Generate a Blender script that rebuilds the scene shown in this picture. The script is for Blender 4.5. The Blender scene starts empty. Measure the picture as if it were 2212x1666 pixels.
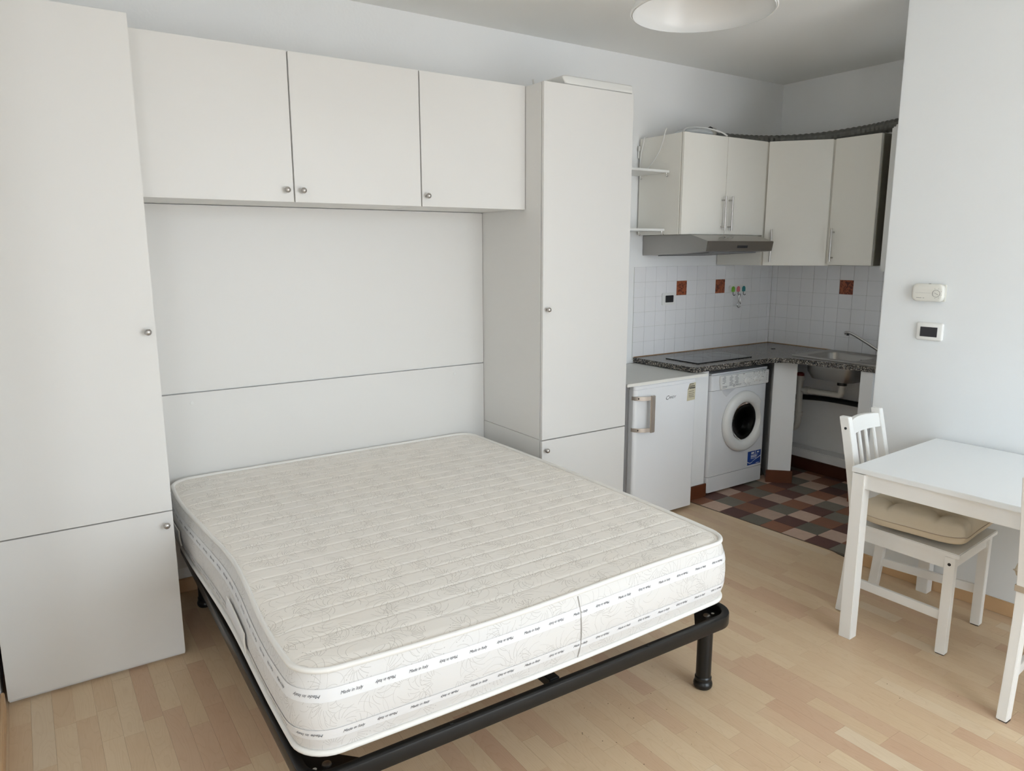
import bpy, bmesh, math, random
from mathutils import Vector, Matrix
random.seed(7)
S = bpy.context.scene
COL = S.collection
PI = math.pi

# ------------------------------------------------------------------ camera
CAM = Vector((-0.2251, -3.6768, 1.6601))
F_PX = 1573.5
FW = Vector((0.54916, 0.81499, -0.18498)); RT = Vector((0.82910, -0.55909, -0.00187)); UP = Vector((0.10494, 0.15234, 0.98274))
cd = bpy.data.cameras.new('camera'); cd.sensor_fit = 'HORIZONTAL'; cd.sensor_width = 36.0
cd.lens = F_PX / 2212 * 36.0; cd.clip_start = 0.05
co = bpy.data.objects.new('camera', cd); COL.objects.link(co)
m = Matrix.Identity(4)
for i in range(3):
    m[i][0] = RT[i]; m[i][1] = UP[i]; m[i][2] = -FW[i]; m[i][3] = CAM[i]
co.matrix_world = m
S.camera = co

# ------------------------------------------------------------------ world, daylight, exposure
w = bpy.data.worlds.new('world'); S.world = w; w.use_nodes = True
nt = w.node_tree; bg = nt.nodes['Background']
tcw = nt.nodes.new('ShaderNodeTexCoord'); sep = nt.nodes.new('ShaderNodeSeparateXYZ'); nt.links.new(tcw.outputs['Generated'], sep.inputs[0])
mrw = nt.nodes.new('ShaderNodeMapRange'); mrw.inputs['From Min'].default_value = -0.25; mrw.inputs['From Max'].default_value = 0.45; nt.links.new(sep.outputs['Z'], mrw.inputs['Value'])
rpw = nt.nodes.new('ShaderNodeValToRGB'); rpw.color_ramp.elements[0].color = (0.50, 0.51, 0.52, 1); rpw.color_ramp.elements[1].color = (0.762, 0.88, 0.972, 1)
nt.links.new(mrw.outputs[0], rpw.inputs[0]); nt.links.new(rpw.outputs[0], bg.inputs[0])
bg.inputs[1].default_value = 8.7            # overcast sky over paler ground
WIN = [(1.00, 3.10, 0.10, 2.72), (-1.55, -0.95, 0.10, 2.72)]     # x0 x1 z0 z1: the two window openings in the rear wall
REAR = -5.2
for k, (x0, x1, z0, z1) in enumerate(WIN):
    ld = bpy.data.lights.new('window_portal', 'AREA'); ld.shape = 'RECTANGLE'
    ld.size = x1 - x0; ld.size_y = z1 - z0; ld.cycles.is_portal = True
    lo = bpy.data.objects.new('window_portal', ld); COL.objects.link(lo)
    lo.location = ((x0 + x1) / 2, REAR - 0.105, (z0 + z1) / 2)
    lo.rotation_euler = (PI / 2, 0, 0)      # portal faces +Y, into the room
NW = (3.72, 4.22, 1.00, 1.72)               # unseen opening added in the niche end wall to brighten the kitchen corner
ld = bpy.data.lights.new('window_portal', 'AREA'); ld.shape = 'RECTANGLE'; ld.size = NW[1] - NW[0]; ld.size_y = NW[3] - NW[2]; ld.cycles.is_portal = True
lo = bpy.data.objects.new('window_portal', ld); COL.objects.link(lo); lo.location = ((NW[0] + NW[1]) / 2, -2.505, (NW[2] + NW[3]) / 2); lo.rotation_euler = (PI / 2, 0, 0)
S.view_settings.view_transform = 'Standard'; S.view_settings.look = 'None'
S.view_settings.gamma = 1.0; S.view_settings.use_curve_mapping = False
S.view_settings.exposure = 0.06
S.cycles.use_denoising = True; S.cycles.use_adaptive_sampling = True; S.cycles.adaptive_threshold = 0.15; S.cycles.adaptive_min_samples = 16
S.cycles.max_bounces = 9; S.cycles.diffuse_bounces = 7; S.cycles.glossy_bounces = 4; S.cycles.transmission_bounces = 8
S.cycles.sample_clamp_indirect = 6.0
S.cycles.caustics_reflective = False; S.cycles.caustics_refractive = False

# ------------------------------------------------------------------ materials
def lin(r, g, b):
    f = lambda c: ((c / 255 + 0.055) / 1.055) ** 2.4 if c / 255 > 0.04045 else c / 255 / 12.92
    return (f(r), f(g), f(b), 1)
MATS = {}
class NT:
    def __init__(s, mt): s.t = mt.node_tree; s.b = s.t.nodes['Principled BSDF']
    def n(s, typ, **kw):
        d = s.t.nodes.new(typ)
        for k, v in kw.items():
            if k.startswith('i_'):
                key = k[2:]; d.inputs[int(key) if key.isdigit() else key.replace('_', ' ')].default_value = v
            else: setattr(d, k, v)
        return d
    def l(s, a, ao, b, bi): s.t.links.new(a.outputs[ao], b.inputs[bi])
def mat(name, col, rough=0.5, metal=0.0, bump=0.0, bscale=200.0, spec=0.5, coat=0.0, vary=0.0, vscale=3.0):
    if name in MATS: return MATS[name]
    mt = bpy.data.materials.new(name); mt.use_nodes = True; MATS[name] = mt
    t = NT(mt); b = t.b
    b.inputs['Base Color'].default_value = col; b.inputs['Roughness'].default_value = rough
    b.inputs['Metallic'].default_value = metal; b.inputs['Specular IOR Level'].default_value = spec
    b.inputs['Coat Weight'].default_value = coat
    tc = t.n('ShaderNodeTexCoord')
    if bump > 0:
        nz = t.n('ShaderNodeTexNoise', i_Scale=bscale, i_Detail=3.0); t.l(tc, 'Object', nz, 'Vector')
        bp = t.n('ShaderNodeBump', i_Strength=bump, i_Distance=0.002); t.l(nz, 'Fac', bp, 'Height'); t.l(bp, 'Normal', b, 'Normal')
    if vary > 0:
        nz = t.n('ShaderNodeTexNoise', i_Scale=vscale, i_Detail=4.0); t.l(tc, 'Object', nz, 'Vector')
        mx = t.n('ShaderNodeMix', data_type='RGBA'); mx.inputs['A'].default_value = col
        mx.inputs['B'].default_value = tuple(c * (1 - vary) for c in col[:3]) + (1,)
        t.l(nz, 'Fac', mx, 'Factor'); t.l(mx, 'Result', b, 'Base Color')
    return mt
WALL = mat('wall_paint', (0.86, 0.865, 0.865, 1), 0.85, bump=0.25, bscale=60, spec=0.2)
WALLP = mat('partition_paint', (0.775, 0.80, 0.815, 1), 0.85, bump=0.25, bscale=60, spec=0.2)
CEIL = mat('ceiling_paint', (0.86, 0.86, 0.84, 1), 0.9, bump=0.12, bscale=40, spec=0.2)
LAM = mat('white_laminate', (0.745, 0.735, 0.715, 1), 0.38, bump=0.03, bscale=500, spec=0.4)
LAMK = mat('cream_laminate', (0.82, 0.80, 0.74, 1), 0.38, bump=0.03, bscale=500, spec=0.4)
EDGE = mat('laminate_edge', (0.70, 0.67, 0.60, 1), 0.5)
STEEL = mat('brushed_steel', (0.40, 0.385, 0.36, 1), 0.34, 1.0, bump=0.03, bscale=300)
NICK = mat('satin_nickel', (0.50, 0.48, 0.46, 1), 0.28, 1.0)
CHROME = mat('chrome', (0.72, 0.72, 0.72, 1), 0.12, 1.0)
HANDLE = mat('fridge_handle_metal', (0.56, 0.49, 0.43, 1), 0.4, 0.7)
BLACK = mat('black_metal', (0.008, 0.008, 0.008, 1), 0.30, 0.0, bump=0.04, bscale=400, spec=0.38)
BLKP = mat('black_plastic', (0.012, 0.012, 0.014, 1), 0.35)
GLASSK = mat('black_glass', (0.01, 0.01, 0.011, 1), 0.05, spec=0.6)
ENAM = mat('white_enamel', (0.74, 0.745, 0.76, 1), 0.28, spec=0.5)
PLAS = mat('white_plastic', (0.76, 0.76, 0.74, 1), 0.35)
IVORY = mat('ivory_plastic', (0.72, 0.715, 0.665, 1), 0.4)
PVC = mat('waste_pipe_plastic', (0.62, 0.60, 0.55, 1), 0.4)
GREY = mat('grey_plastic', (0.20, 0.20, 0.20, 1), 0.5)
PAINTW = mat('white_painted_wood', (0.80, 0.795, 0.775, 1), 0.38, bump=0.04, bscale=120)
REDWOOD = mat('red_brown_wood', lin(112, 62, 36), 0.4, vary=0.4, vscale=14)
DUCT = mat('grey_foil', (0.17, 0.17, 0.16, 1), 0.5, 0.4)
GROUT = mat('pale_grout', (0.60, 0.60, 0.57, 1), 0.9)
GROUTD = mat('dark_grout', (0.045, 0.035, 0.03, 1), 0.9)
TILEW = mat('white_glazed_tile', (0.83, 0.825, 0.835, 1), 0.10, spec=0.5)
INK = mat('dark_ink', (0.05, 0.055, 0.075, 1), 0.6)
INKB = mat('black_ink', (0.02, 0.02, 0.022, 1), 0.5)
INKG = mat('grey_ink', (0.22, 0.22, 0.23, 1), 0.6)
BLUE = mat('blue_sticker', lin(22, 62, 140), 0.35)
WHINK = mat('white_ink', (0.80, 0.82, 0.85, 1), 0.5)
PAPER = mat('aged_paper', lin(214, 206, 180), 0.7, vary=0.3, vscale=60)
GREEN = mat('green_plastic', lin(120, 185, 60), 0.4)
PINK = mat('pink_plastic', lin(225, 120, 130), 0.4)
TEAL = mat('teal_plastic', lin(40, 130, 135), 0.4)
RED = mat('dark_red_plastic', lin(110, 28, 22), 0.5)
GLASS = mat('window_glass', (1, 1, 1, 1), 0.0); GLASS.node_tree.nodes['Principled BSDF'].inputs['Transmission Weight'].default_value = 1.0
GLASS.node_tree.nodes['Principled BSDF'].inputs['IOR'].default_value = 1.05
BASEB = mat('maple_skirting', lin(205, 170, 130), 0.45, vary=0.15, vscale=8)
TAPE = mat('white_tape', (0.77, 0.77, 0.78, 1), 0.45)
PIPING = mat('white_piping', (0.80, 0.785, 0.755, 1), 0.5)
STRAP = mat('linen_strap', lin(176, 160, 140), 0.8)

def wood_strip(name, island):
    mt = bpy.data.materials.new(name); mt.use_nodes = True; t = NT(mt); b = t.b
    b.inputs['Roughness'].default_value = 0.36; b.inputs['Specular IOR Level'].default_value = 0.4
    geo = t.n('ShaderNodeNewGeometry'); oi = t.n('ShaderNodeObjectInfo')
    rnd = (geo, 'Random Per Island') if island else (oi, 'Random')
    ramp = t.n('ShaderNodeValToRGB'); cr = ramp.color_ramp; cr.interpolation = 'LINEAR'
    cols = [(0.0, lin(200, 169, 142)), (0.10, lin(205, 177, 149)), (0.28, lin(209, 184, 153)), (0.6, lin(212, 189, 158)), (0.9, lin(215, 193, 162)), (1.0, lin(216, 199, 174))]
    cr.elements[0].position = 0; cr.elements[0].color = cols[0][1]
    cr.elements[1].position = 1; cr.elements[1].color = cols[-1][1]
    for p, c in cols[1:-1]:
        e = cr.elements.new(p); e.color = c
    t.l(*rnd, ramp, 'Fac')
    mul = t.n('ShaderNodeMath', operation='MULTIPLY', i_1=37.0); t.l(*rnd, mul, 0)
    cmb = t.n('ShaderNodeCombineXYZ'); t.l(mul, 0, cmb, 'X'); t.l(mul, 0, cmb, 'Z')
    add = t.n('ShaderNodeVectorMath', operation='ADD'); t.l(geo, 'Position', add, 0); t.l(cmb, 0, add, 1)
    # cathedral grain: stretched noise -> contour lines
    mp = t.n('ShaderNodeMapping'); mp.inputs['Scale'].default_value = (1.0, 0.16, 1.0); t.l(add, 0, mp, 'Vector')
    nz = t.n('ShaderNodeTexNoise', i_Scale=16.0, i_Detail=1.5, i_Roughness=0.4); t.l(mp, 'Vector', nz, 'Vector')
    m8 = t.n('ShaderNodeMath', operation='MULTIPLY', i_1=16.0); t.l(nz, 'Fac', m8, 0)
    fr = t.n('ShaderNodeMath', operation='FRACT'); t.l(m8, 0, fr, 0)
    pw = t.n('ShaderNodeMath', operation='POWER', i_1=5.0); t.l(fr, 0, pw, 0)
    mp2 = t.n('ShaderNodeMapping'); mp2.inputs['Scale'].default_value = (1.0, 0.035, 1.0); t.l(add, 0, mp2, 'Vector')
    n2 = t.n('ShaderNodeTexNoise', i_Scale=230.0, i_Detail=2.0); t.l(mp2, 'Vector', n2, 'Vector')
    n3 = t.n('ShaderNodeTexNoise', i_Scale=14.0, i_Detail=3.0); t.l(add, 0, n3, 'Vector')
    a1 = t.n('ShaderNodeMath', operation='MULTIPLY', i_1=0.16); t.l(pw, 0, a1, 0)
    a2 = t.n('ShaderNodeMath', operation='MULTIPLY_ADD', i_1=0.14); t.l(n2, 'Fac', a2, 0); t.l(a1, 0, a2, 2)
    a3 = t.n('ShaderNodeMath', operation='MULTIPLY_ADD', i_1=0.18); t.l(n3, 'Fac', a3, 0); t.l(a2, 0, a3, 2)
    mx = t.n('ShaderNodeMix', data_type='RGBA', blend_type='MULTIPLY'); mx.inputs['B'].default_value = (0.66, 0.52, 0.38, 1)
    t.l(a3, 0, mx, 'Factor'); t.l(ramp, 'Color', mx, 'A'); t.l(mx, 'Result', b, 'Base Color')
    return mt
WOODO = wood_strip('maple_strip', False); WOODI = wood_strip('maple_strips', True)

def slate(name, c1, c2):
    mt = bpy.data.materials.new(name); mt.use_nodes = True; t = NT(mt); b = t.b
    b.inputs['Roughness'].default_value = 0.55
    tc = t.n('ShaderNodeTexCoord'); oi = t.n('ShaderNodeObjectInfo')
    add = t.n('ShaderNodeVectorMath', operation='ADD'); t.l(tc, 'Object', add, 0); t.l(oi, 'Location', add, 1)
    nz = t.n('ShaderNodeTexNoise', i_Scale=22.0, i_Detail=6.0, i_Roughness=0.65); t.l(add, 0, nz, 'Vector')
    mx = t.n('ShaderNodeMix', data_type='RGBA'); mx.inputs['A'].default_value = c1; mx.inputs['B'].default_value = c2
    t.l(nz, 'Fac', mx, 'Factor')
    hs = t.n('ShaderNodeHueSaturation'); mr = t.n('ShaderNodeMapRange', i_3=0.82, i_4=1.15); t.l(oi, 'Random', mr, 0)
    t.l(mr, 0, hs, 'Value'); t.l(mx, 'Result', hs, 'Color'); t.l(hs, 'Color', b, 'Base Color')
    bp = t.n('ShaderNodeBump', i_Strength=0.3, i_Distance=0.003); t.l(nz, 'Fac', bp, 'Height'); t.l(bp, 'Normal', b, 'Normal')
    return mt
SL = {'T': slate('terracotta_tile', lin(150, 98, 72), lin(120, 84, 66)), 'B': slate('beige_tile', lin(206, 178, 160), lin(178, 152, 134)),
      'D': slate('oxblood_tile', lin(106, 70, 62), lin(84, 56, 50)), 'G': slate('sage_tile', lin(124, 119, 107), lin(103, 99, 89))}

def relief_tile():
    mt = bpy.data.materials.new('terracotta_relief_tile'); mt.use_nodes = True; t = NT(mt); b = t.b
    b.inputs['Roughness'].default_value = 0.35
    tc = t.n('ShaderNodeTexCoord'); oi = t.n('ShaderNodeObjectInfo')
    add = t.n('ShaderNodeVectorMath', operation='ADD'); t.l(tc, 'Object', add, 0); t.l(oi, 'Location', add, 1)
    nz = t.n('ShaderNodeTexNoise', i_Scale=34.0, i_Detail=2.0, i_Distortion=1.5); t.l(add, 0, nz, 'Vector')
    rp = t.n('ShaderNodeValToRGB'); rp.color_ramp.elements[0].position = 0.40; rp.color_ramp.elements[0].color = lin(96, 42, 24)
    rp.color_ramp.elements[1].position = 0.56; rp.color_ramp.elements[1].color = lin(160, 86, 52)
    t.l(nz, 'Fac', rp, 'Fac'); t.l(rp, 'Color', b, 'Base Color')
    bp = t.n('ShaderNodeBump', i_Strength=0.6, i_Distance=0.004); t.l(nz, 'Fac', bp, 'Height'); t.l(bp, 'Normal', b, 'Normal')
    return mt
TILEB = relief_tile()

def granite():
    mt = bpy.data.materials.new('speckled_granite'); mt.use_nodes = True; t = NT(mt); b = t.b
    b.inputs['Roughness'].default_value = 0.22
    tc = t.n('ShaderNodeTexCoord')
    v = t.n('ShaderNodeTexVoronoi', i_Scale=190.0); t.l(tc, 'Object', v, 'Vector')
    bw = t.n('ShaderNodeSeparateColor'); t.l(v, 'Color', bw, 'Color')
    rp = t.n('ShaderNodeValToRGB'); rp.color_ramp.interpolation = 'CONSTANT'
    cs = [(0.0, (0.012, 0.012, 0.012, 1)), (0.36, (0.07, 0.06, 0.05, 1)), (0.58, (0.20, 0.17, 0.14, 1)), (0.74, (0.34, 0.31, 0.27, 1)), (0.9, (0.10, 0.10, 0.105, 1))]
    rp.color_ramp.elements[0].color = cs[0][1]; rp.color_ramp.elements[1].position = cs[1][0]; rp.color_ramp.elements[1].color = cs[1][1]
    for p, c in cs[2:]:
        e = rp.color_ramp.elements.new(p); e.color = c
    t.l(bw, 'Red', rp, 'Fac'); t.l(rp, 'Color', b, 'Base Color')
    return mt
GRAN = granite()

def damask(name, base, ink, strength, top):
    """white ticking printed with fine curling fronds and dotted flowers"""
    mt = bpy.data.materials.new(name); mt.use_nodes = True; t = NT(mt); b = t.b
    b.inputs['Roughness'].default_value = 0.62; b.inputs['Specular IOR Level'].default_value = 0.3
    b.inputs['Sheen Weight'].default_value = 0.12
    def M(op, a, c=None, d=None):
        nd = t.n('ShaderNodeMath', operation=op)
        for i, v in enumerate((a, c, d)):
            if v is None: continue
            if isinstance(v, tuple): t.l(v[0], v[1], nd, i)
            else: nd.inputs[i].default_value = v
        return (nd, 0)
    tc = t.n('ShaderNodeTexCoord'); sp = t.n('ShaderNodeSeparateXYZ'); t.l(tc, 'Object', sp, 0)
    U, V = ((sp, 'X'), (sp, 'Y')) if top else (M('SUBTRACT', (sp, 'X'), (sp, 'Y')), (sp, 'Z'))
    def motif(scale, seed, nh, swirl, r0, r1, sector, dots, width):
        cm = t.n('ShaderNodeCombineXYZ'); u2 = M('ADD', U, seed); v2 = M('ADD', V, seed * 0.37); t.l(*u2, cm, 0); t.l(*v2, cm, 1)
        vo = t.n('ShaderNodeTexVoronoi', voronoi_dimensions='2D', i_Scale=scale, i_Randomness=0.85); t.l(cm, 0, vo, 'Vector')
        df = t.n('ShaderNodeVectorMath', operation='SUBTRACT'); t.l(cm, 0, df, 0); t.l(vo, 'Position', df, 1)
        ds = t.n('ShaderNodeSeparateXYZ'); t.l(df, 0, ds, 0); sc = t.n('ShaderNodeSeparateColor'); t.l(vo, 'Color', sc, 0)
        ln = t.n('ShaderNodeVectorMath', operation='LENGTH'); t.l(df, 0, ln, 0); r = (ln, 'Value')
        th = M('ADD', M('ARCTAN2', (ds, 1), (ds, 0)), M('MULTIPLY_ADD', (sc, 0), 6.283, 6.283))
        sg = M('MULTIPLY_ADD', M('GREATER_THAN', (sc, 1), 0.5), 2.0, -1.0)
        th = M('ADD', th, M('MULTIPLY', M('MULTIPLY', r, swirl), sg))
        q = M('FRACT', M('DIVIDE', th, 6.2832))                    # turn 0..1
        hq = M('MULTIPLY', q, float(nh)); fr = M('SUBTRACT', M('FRACT', hq), 0.5); ix = M('FLOOR', hq)
        wn = t.n('ShaderNodeTexWhiteNoise', noise_dimensions='2D'); cw = t.n('ShaderNodeCombineXYZ'); t.l(*ix, cw, 0); t.l(sc, 2, cw, 1); t.l(cw, 0, wn, 'Vector')
        rm = M('MULTIPLY_ADD', (wn, 'Value'), (r1 - r0) * 0.8, r0 + (r1 - r0) * 0.2)       # length of this hair
        across = M('MULTIPLY', M('ABSOLUTE', fr), M('MULTIPLY', r, 6.2832 / nh))
        line = M('MULTIPLY', M('LESS_THAN', across, width), M('MULTIPLY', M('GREATER_THAN', r, r0 * 0.55), M('LESS_THAN', r, rm)))
        if dots:
            dd_ = M('SUBTRACT', r, M('ADD', rm, 0.005)); d2 = M('ADD', M('MULTIPLY', dd_, dd_), M('MULTIPLY', across, across))
            line = M('MAXIMUM', line, M('LESS_THAN', d2, 0.0019 ** 2))
        return M('MULTIPLY', line, M('LESS_THAN', q, sector))
    W_ = 0.00075
    pats = [motif(7.0, 0.0, 13, 15.0, 0.026, 0.090, 0.60, False, W_), motif(9.0, 4.3, 20, 7.0, 0.024, 0.054, 0.42, True, W_), motif(6.0, 9.1, 6, 30.0, 0.035, 0.125, 0.8, False, W_), motif(6.6, 14.7, 9, 22.0, 0.030, 0.11, 0.5, False, W_)]
    m2 = pats[0]
    for q_ in pats[1:]: m2 = M('MAXIMUM', m2, q_)
    big = t.n('ShaderNodeTexNoise', i_Scale=2.3, i_Detail=2.0); t.l(tc, 'Object', big, 'Vector')
    tint = t.n('ShaderNodeMix', data_type='RGBA'); tint.inputs['A'].default_value = base
    tint.inputs['B'].default_value = (base[0] * 0.985, base[1] * 0.955, base[2] * 0.91, 1); t.l(big, 'Fac', tint, 'Factor')
    st = M('MULTIPLY', m2, strength)
    mx = t.n('ShaderNodeMix', data_type='RGBA'); mx.inputs['B'].default_value = ink
    t.l(*st, mx, 'Factor'); t.l(tint, 'Result', mx, 'A'); t.l(mx, 'Result', b, 'Base Color')
    fb = t.n('ShaderNodeTexNoise', i_Scale=420.0, i_Detail=1.0); t.l(tc, 'Object', fb, 'Vector')
    bp = t.n('ShaderNodeBump', i_Strength=0.08, i_Distance=0.001); t.l(fb, 'Fac', bp, 'Height'); t.l(bp, 'Normal', b, 'Normal')
    return mt
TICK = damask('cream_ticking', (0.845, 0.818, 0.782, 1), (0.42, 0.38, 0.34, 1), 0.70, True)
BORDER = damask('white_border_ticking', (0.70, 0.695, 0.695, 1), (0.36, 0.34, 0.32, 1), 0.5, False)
LINEN = mat('linen_cushion', lin(205, 193, 172), 0.9, bump=0.25, bscale=600, spec=0.15)

# ------------------------------------------------------------------ mesh helpers
class MB:
    def __init__(s): s.v = []; s.f = []
    def add(s, vs, fs):
        o = len(s.v); s.v += [tuple(p) for p in vs]; s.f += [tuple(o + i for i in f) for f in fs]; return s
    def box(s, x0, x1, y0, y1, z0, z1):
        vs = [(x, y, z) for z in (z0, z1) for y in (y0, y1) for x in (x0, x1)]
        return s.add(vs, [(0, 2, 3, 1), (4, 5, 7, 6), (0, 1, 5, 4), (2, 6, 7, 3), (0, 4, 6, 2), (1, 3, 7, 5)])
    def prism(s, poly, a, b, plane='xy'):
        """poly extruded from a to b along the axis that is not in plane"""
        n = len(poly)
        def P(u, v, t): return {'xy': (u, v, t), 'yz': (t, u, v), 'xz': (u, t, v)}[plane]
        vs = [P(u, v, a) for u, v in poly] + [P(u, v, b) for u, v in poly]
        fs = [tuple(range(n - 1, -1, -1)), tuple(range(n, 2 * n))] + [(i, (i + 1) % n, n + (i + 1) % n, n + i) for i in range(n)]
        return s.add(vs, fs)
    def tube(s, pts, r, n=10, closed=False, flat=None):
        pts = [Vector(p) for p in pts]; N = len(pts); rings = []
        up = None
        for i, p in enumerate(pts):
            a = pts[(i - 1) % N] if (closed or i > 0) else p; b = pts[(i + 1) % N] if (closed or i < N - 1) else p
            d = (b - a).normalized()
            if up is None: up = Vector((0, 0, 1)) if abs(d.z) < 0.9 else Vector((1, 0, 0))
            e1 = d.cross(up); e1 = e1.normalized() if e1.length > 1e-6 else d.orthogonal().normalized()
            e2 = e1.cross(d).normalized(); up = e2
            rr = r[i] if isinstance(r, (list, tuple)) else r
            ra, rb = (rr, rr) if flat is None else (rr * flat[0], rr * flat[1])
            rings.append([p + e1 * math.cos(2 * PI * k / n) * ra + e2 * math.sin(2 * PI * k / n) * rb for k in range(n)])
        vs = [q for rg in rings for q in rg]; fs = []
        for i in range(N if closed else N - 1):
            j = (i + 1) % N
            fs += [(i * n + k, i * n + (k + 1) % n, j * n + (k + 1) % n, j * n + k) for k in range(n)]
        if not closed: fs += [tuple(range(n - 1, -1, -1)), tuple((N - 1) * n + k for k in range(n))]
        return s.add(vs, fs)
    def cyl(s, p0, p1, r0, r1=None, n=20): return s.tube([p0, p1], [r0, r0 if r1 is None else r1], n)
    def lathe(s, prof, o=(0, 0, 0), axis='z', n=32, cap=True):
        def P(r, h, a):
            c, q = r * math.cos(a), r * math.sin(a)
            v = {'z': (c, q, h), 'y': (c, h, q), 'x': (h, c, q)}[axis]
            return (o[0] + v[0], o[1] + v[1], o[2] + v[2])
        vs = [P(r, h, 2 * PI * k / n) for r, h in prof for k in range(n)]; fs = []
        for i in range(len(prof) - 1):
            fs += [(i * n + k, i * n + (k + 1) % n, (i + 1) * n + (k + 1) % n, (i + 1) * n + k) for k in range(n)]
        if cap: fs += [tuple(range(n - 1, -1, -1)), tuple((len(prof) - 1) * n + k for k in range(n))]
        return s.add(vs, fs)
    def grid(s, rows, flip=False):
        n = len(rows[0]); vs = [p for r in rows for p in r]
        fs = [(i * n + j, i * n + j + 1, (i + 1) * n + j + 1, (i + 1) * n + j) for i in range(len(rows) - 1) for j in range(n - 1)]
        if flip: fs = [f[::-1] for f in fs]
        return s.add(vs, fs)
    def xf(s, M):
        s.v = [tuple(M @ Vector(p)) for p in s.v]; return s
    def mesh(s, name, bevel=0.0, seg=2, smooth=35, recalc=True):
        bm = bmesh.new(); vs = [bm.verts.new(p) for p in s.v]
        for f in s.f:
            try: bm.faces.new([vs[i] for i in f])
            except ValueError: pass
        if recalc: bmesh.ops.recalc_face_normals(bm, faces=bm.faces)
        if bevel > 0:
            es = [e for e in bm.edges if len(e.link_faces) == 2 and e.calc_face_angle(0) > math.radians(28)]
            bmesh.ops.bevel(bm, geom=es, offset=bevel, segments=seg, affect='EDGES', clamp_overlap=True)
        cn = area_normals(bm, smooth) if (bevel > 0 and smooth) else None
        me = bpy.data.meshes.new(name); bm.to_mesh(me); bm.free()
        if smooth:
            me.shade_smooth()
            if cn: me.normals_split_custom_set(cn)
            else: me.set_sharp_from_angle(angle=math.radians(smooth))
        return me
def area_normals(bm, smooth):
    """loop normals weighted by face area, so that broad flat faces stay flat beside their small bevels"""
    lim = math.cos(math.radians(max(smooth, 40))); out = []
    bm.normal_update(); ar = {f: f.calc_area() for f in bm.faces}
    for f in bm.faces:
        for l in f.loops:
            v = Vector((0, 0, 0))
            for g in l.vert.link_faces:
                if f.normal.dot(g.normal) > lim: v += g.normal * ar[g]
            out.append(v.normalized() if v.length > 1e-12 else f.normal.copy())
    return out
def base_loc(o):
    while o.parent: o = o.parent
    return Vector((0, 0, 0)) if o.get('_local') else o.location
def put(name, me, material, parent=None):
    o = bpy.data.objects.new(name, me); COL.objects.link(o)
    if material and not me.materials: me.materials.append(material)
    o.parent = parent
    return o
def part(name, mb, material, parent=None, bevel=0.0, seg=2, smooth=35, recalc=True):
    if parent is not None:
        l = base_loc(parent)
        if l.length > 0: mb.v = [(x - l.x, y - l.y, z - l.z) for x, y, z in mb.v]
    return put(name, mb.mesh(name, bevel, seg, smooth, recalc), material, parent)
def thing(name, label, cat, loc=(0, 0, 0), rz=0.0, group=None, local=False):
    o = bpy.data.objects.new(name, None); COL.objects.link(o); o.empty_display_size = 0.1
    o.location = loc; o.rotation_euler = (0, 0, rz)
    if local: o['_local'] = True
    return tag(o, label, cat, group)
def tag(o, label, cat=None, group=None, kind=None):
    o['label'] = label
    if cat: o['category'] = cat
    if group: o['group'] = group
    if kind: o['kind'] = kind
    return o
def struct(o, label=None):
    o['kind'] = 'structure'
    if label: o['label'] = label
    return o
def rrect(x0, x1, y0, y1, r, n=6):
    pts = []
    for cx, cy, a0 in ((x1 - r, y1 - r, 0), (x0 + r, y1 - r, 90), (x0 + r, y0 + r, 180), (x1 - r, y0 + r, 270)):
        for k in range(n + 1):
            a = math.radians(a0 + 90 * k / n); pts.append((cx + r * math.cos(a), cy + r * math.sin(a)))
    return pts
def pillow(mb, x0, x1, y0, y1, r, levels, plane):
    """rounded-rectangle body built of (inset, depth) rings"""
    rings = [[{'yz': (d, u, v), 'xz': (u, d, v), 'xy': (u, v, d)}[plane] for u, v in rrect(x0 + i, x1 - i, y0 + i, y1 - i, max(r - i * 0.6, 0.002), 6)] for i, d in levels]
    n = len(rings[0]); mb.add([p for q in rings for p in q], [(i * n + k, i * n + (k + 1) % n, (i + 1) * n + (k + 1) % n, (i + 1) * n + k) for i in range(len(rings) - 1) for k in range(n)] + [tuple(range(n - 1, -1, -1)), tuple((len(rings) - 1) * n + k for k in range(n))])
    return mb
_txt = {}
def text_geo(body, size, shear=0.0):
    key = (body, shear)
    if key not in _txt:
        cu = bpy.data.curves.new('t', 'FONT'); cu.body = body; cu.size = 1.0; cu.shear = shear; cu.resolution_u = 2
        cu.align_x = 'CENTER'; cu.align_y = 'CENTER'
        ob = bpy.data.objects.new('t', cu); COL.objects.link(ob)
        dg = bpy.context.evaluated_depsgraph_get(); dg.update()
        me = bpy.data.meshes.new_from_object(ob.evaluated_get(dg))
        _txt[key] = ([(v.co.x, v.co.y) for v in me.vertices], [tuple(p.vertices) for p in me.polygons])
        bpy.data.objects.remove(ob); bpy.data.meshes.remove(me); bpy.data.curves.remove(cu)
    vs, fs = _txt[key]
    return [(x * size, y * size) for x, y in vs], fs
def add_text(mb, body, size, fn, shear=0.0):
    vs, fs = text_geo(body, size, shear)
    mb.add([fn(x, y) for x, y in vs], fs); return mb
def project(x, y, z):
    d = Vector((x, y, z)) - CAM; k = d.dot(FW)
    if k < 0.05: return None
    return (1106 + F_PX * d.dot(RT) / k, 833 - F_PX * d.dot(UP) / k)

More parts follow.
